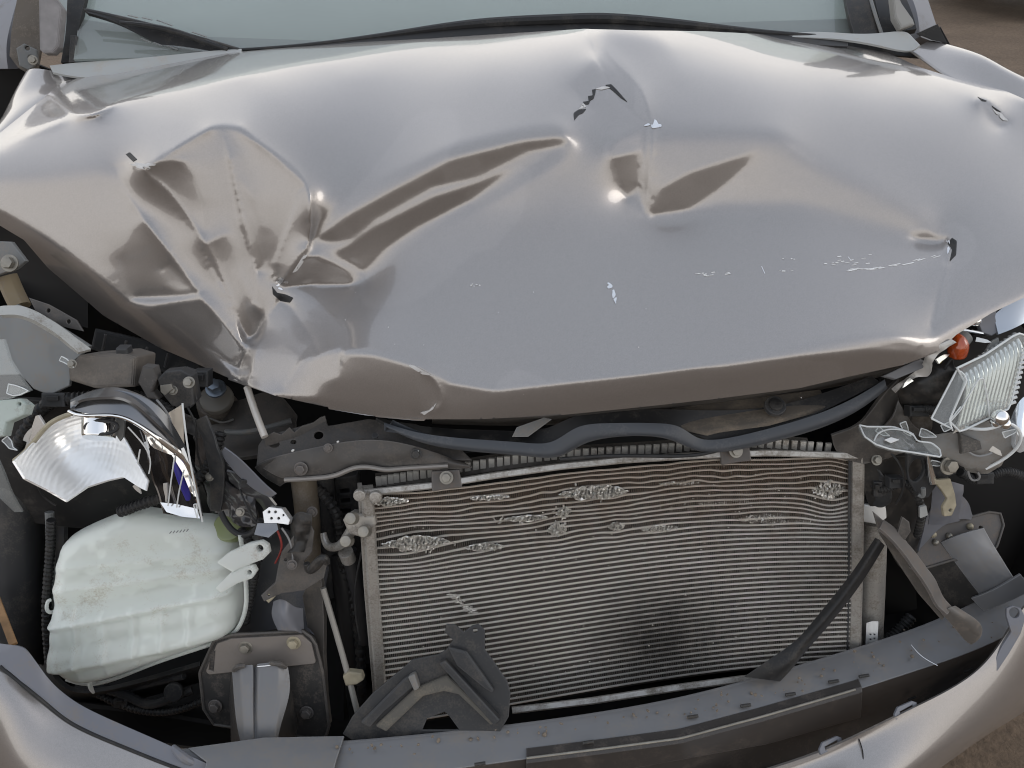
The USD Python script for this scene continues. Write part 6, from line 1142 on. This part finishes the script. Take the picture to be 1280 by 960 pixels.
# splintered ends of clear and silver plastic round the lamps
def splinter(px, py, y, L, ang, w, m, seed):
    r = np.random.default_rng(seed); c, s = math.cos(ang), math.sin(ang)
    q = [(0, -w * .5), (L * .35, -w * .5 * r.uniform(.6, 1.1)), (L * .7, -w * .35 * r.uniform(.4, 1.2)), (L, r.normal(0, w * .2)), (L * .62, w * .4 * r.uniform(.5, 1.2)), (L * .3, w * .5 * r.uniform(.7, 1.2)), (0, w * .5)]
    pix = [(px + c * a - s * b, py + s * a + c * b) for a, b in q]
    fr = pl_y(px, py, y, float(r.uniform(5, 50)), float(r.uniform(-35, 35)))
    o = obj('splinter', plate(pix, fr, 0.002, cham=0.0004), m, car)
    if m is M_clear: rim(pix, fr, 0.0007, M_edge, o, 'broken_edge', top=0.0005)
M_silver = mat('silver_shard_dull', (0.70, 0.69, 0.66), rough=0.22, metal=0.7)
for k, a in enumerate([(1150, 540, .165, 22, .3, 10, M_clear), (1178, 536, .16, 26, -.5, 9, M_clear), (1128, 528, .17, 20, 1.2, 8, M_clear), (1206, 532, .155, 18, 2.6, 7, M_silver), (1220, 424, .22, 20, .2, 6, M_silver), (1172, 452, .19, 18, -.6, 7, M_silver), (1140, 474, .18, 16, 2.4, 6, M_silver),
                       (1160, 578, .16, 20, .1, 7, M_clear), (1096, 536, .17, 18, .6, 7, M_clear), (1254, 544, .15, 22, -.4, 8, M_clear), (1238, 560, .152, 18, .5, 8, M_silver),
                       (182, 552, .115, 20, 1.3, 5, M_silver), (206, 604, .118, 26, 1.5, 5, M_silver), (168, 606, .12, 14, 1.0, 6, M_silver), (32, 552, .14, 18, -1.2, 8, M_silver), (10, 486, .14, 26, .2, 12, M_clear), (6, 548, .14, 22, .9, 9, M_clear), (76, 448, .20, 20, .5, 6, M_clear), (228, 560, .11, 24, 1.2, 4, M_silver), (244, 630, .095, 18, 1.4, 4, M_clear)]):
    splinter(*a, 300 + k)
# small fasteners
for px, py, y, r, m in [(300, 640, .13, .004, M_zinc), (262, 596, .155, .004, M_zinc), (1096, 575, .18, .005, M_zinc), (1112, 552, .18, .004, M_darksteel), (1142, 700, .18, .005, M_zinc), (410, 560, .148, .004, M_rust), (520, 568, .142, .005, M_darksteel), (236, 478, .17, .005, M_zinc), (90, 455, .19, .004, M_zinc), (216, 488, .17, .004, M_zinc), (390, 640, .14, .005, M_rust), (1204, 700, .21, .005, M_darksteel), (1234, 716, .205, .005, M_darksteel)]:
    obj('fastener', bolt(W((px, py, y)), [0.05, -0.8, 0.55], r), m, car)
# crumbs of paint, plastic and dirt fallen on the ledges
rg = np.random.default_rng(909)
def crumbs(n, spots, m, name):
    ms = []
    for _ in range(n):
        x, y, d, sx, sy = spots[rg.integers(0, len(spots))]; c = W((x + rg.normal(0, sx), y + rg.normal(0, sy), d)); s = rg.uniform(0.0007, 0.0026)
        q = trimesh.creation.icosphere(subdivisions=1, radius=s); q.vertices *= rg.uniform(0.4, 1.4, 3); q.apply_transform(trimesh.transformations.rotation_matrix(rg.uniform(0, 6), rg.normal(size=3))); q.apply_translation(c); ms.append(q)
    return obj(name, join(*ms), m, car, kind='stuff', smooth=False)
zs = lambda px, k: float(along(px, k, 0.001, 0)[1])
crumbs(130, [(x, float(np.interp(x, [s[0] for s in st], [s[2] for s in st])), zs(x, 2), 26, 6) for x in range(460, 1240, 26)], mat('crumb_dirt', (0.17, 0.14, 0.11), rough=0.9, vary=0.4, vscale=300.0), 'fallen_grit')
crumbs(3, [(460, 566, .145, 60, 6), (380, 560, .15, 20, 8), (1210, 556, .15, 24, 8), (1120, 560, .17, 20, 10), (130, 470, .19, 25, 6)], mat('crumb_white', (0.55, 0.54, 0.52), rough=0.5), 'plastic_crumbs')
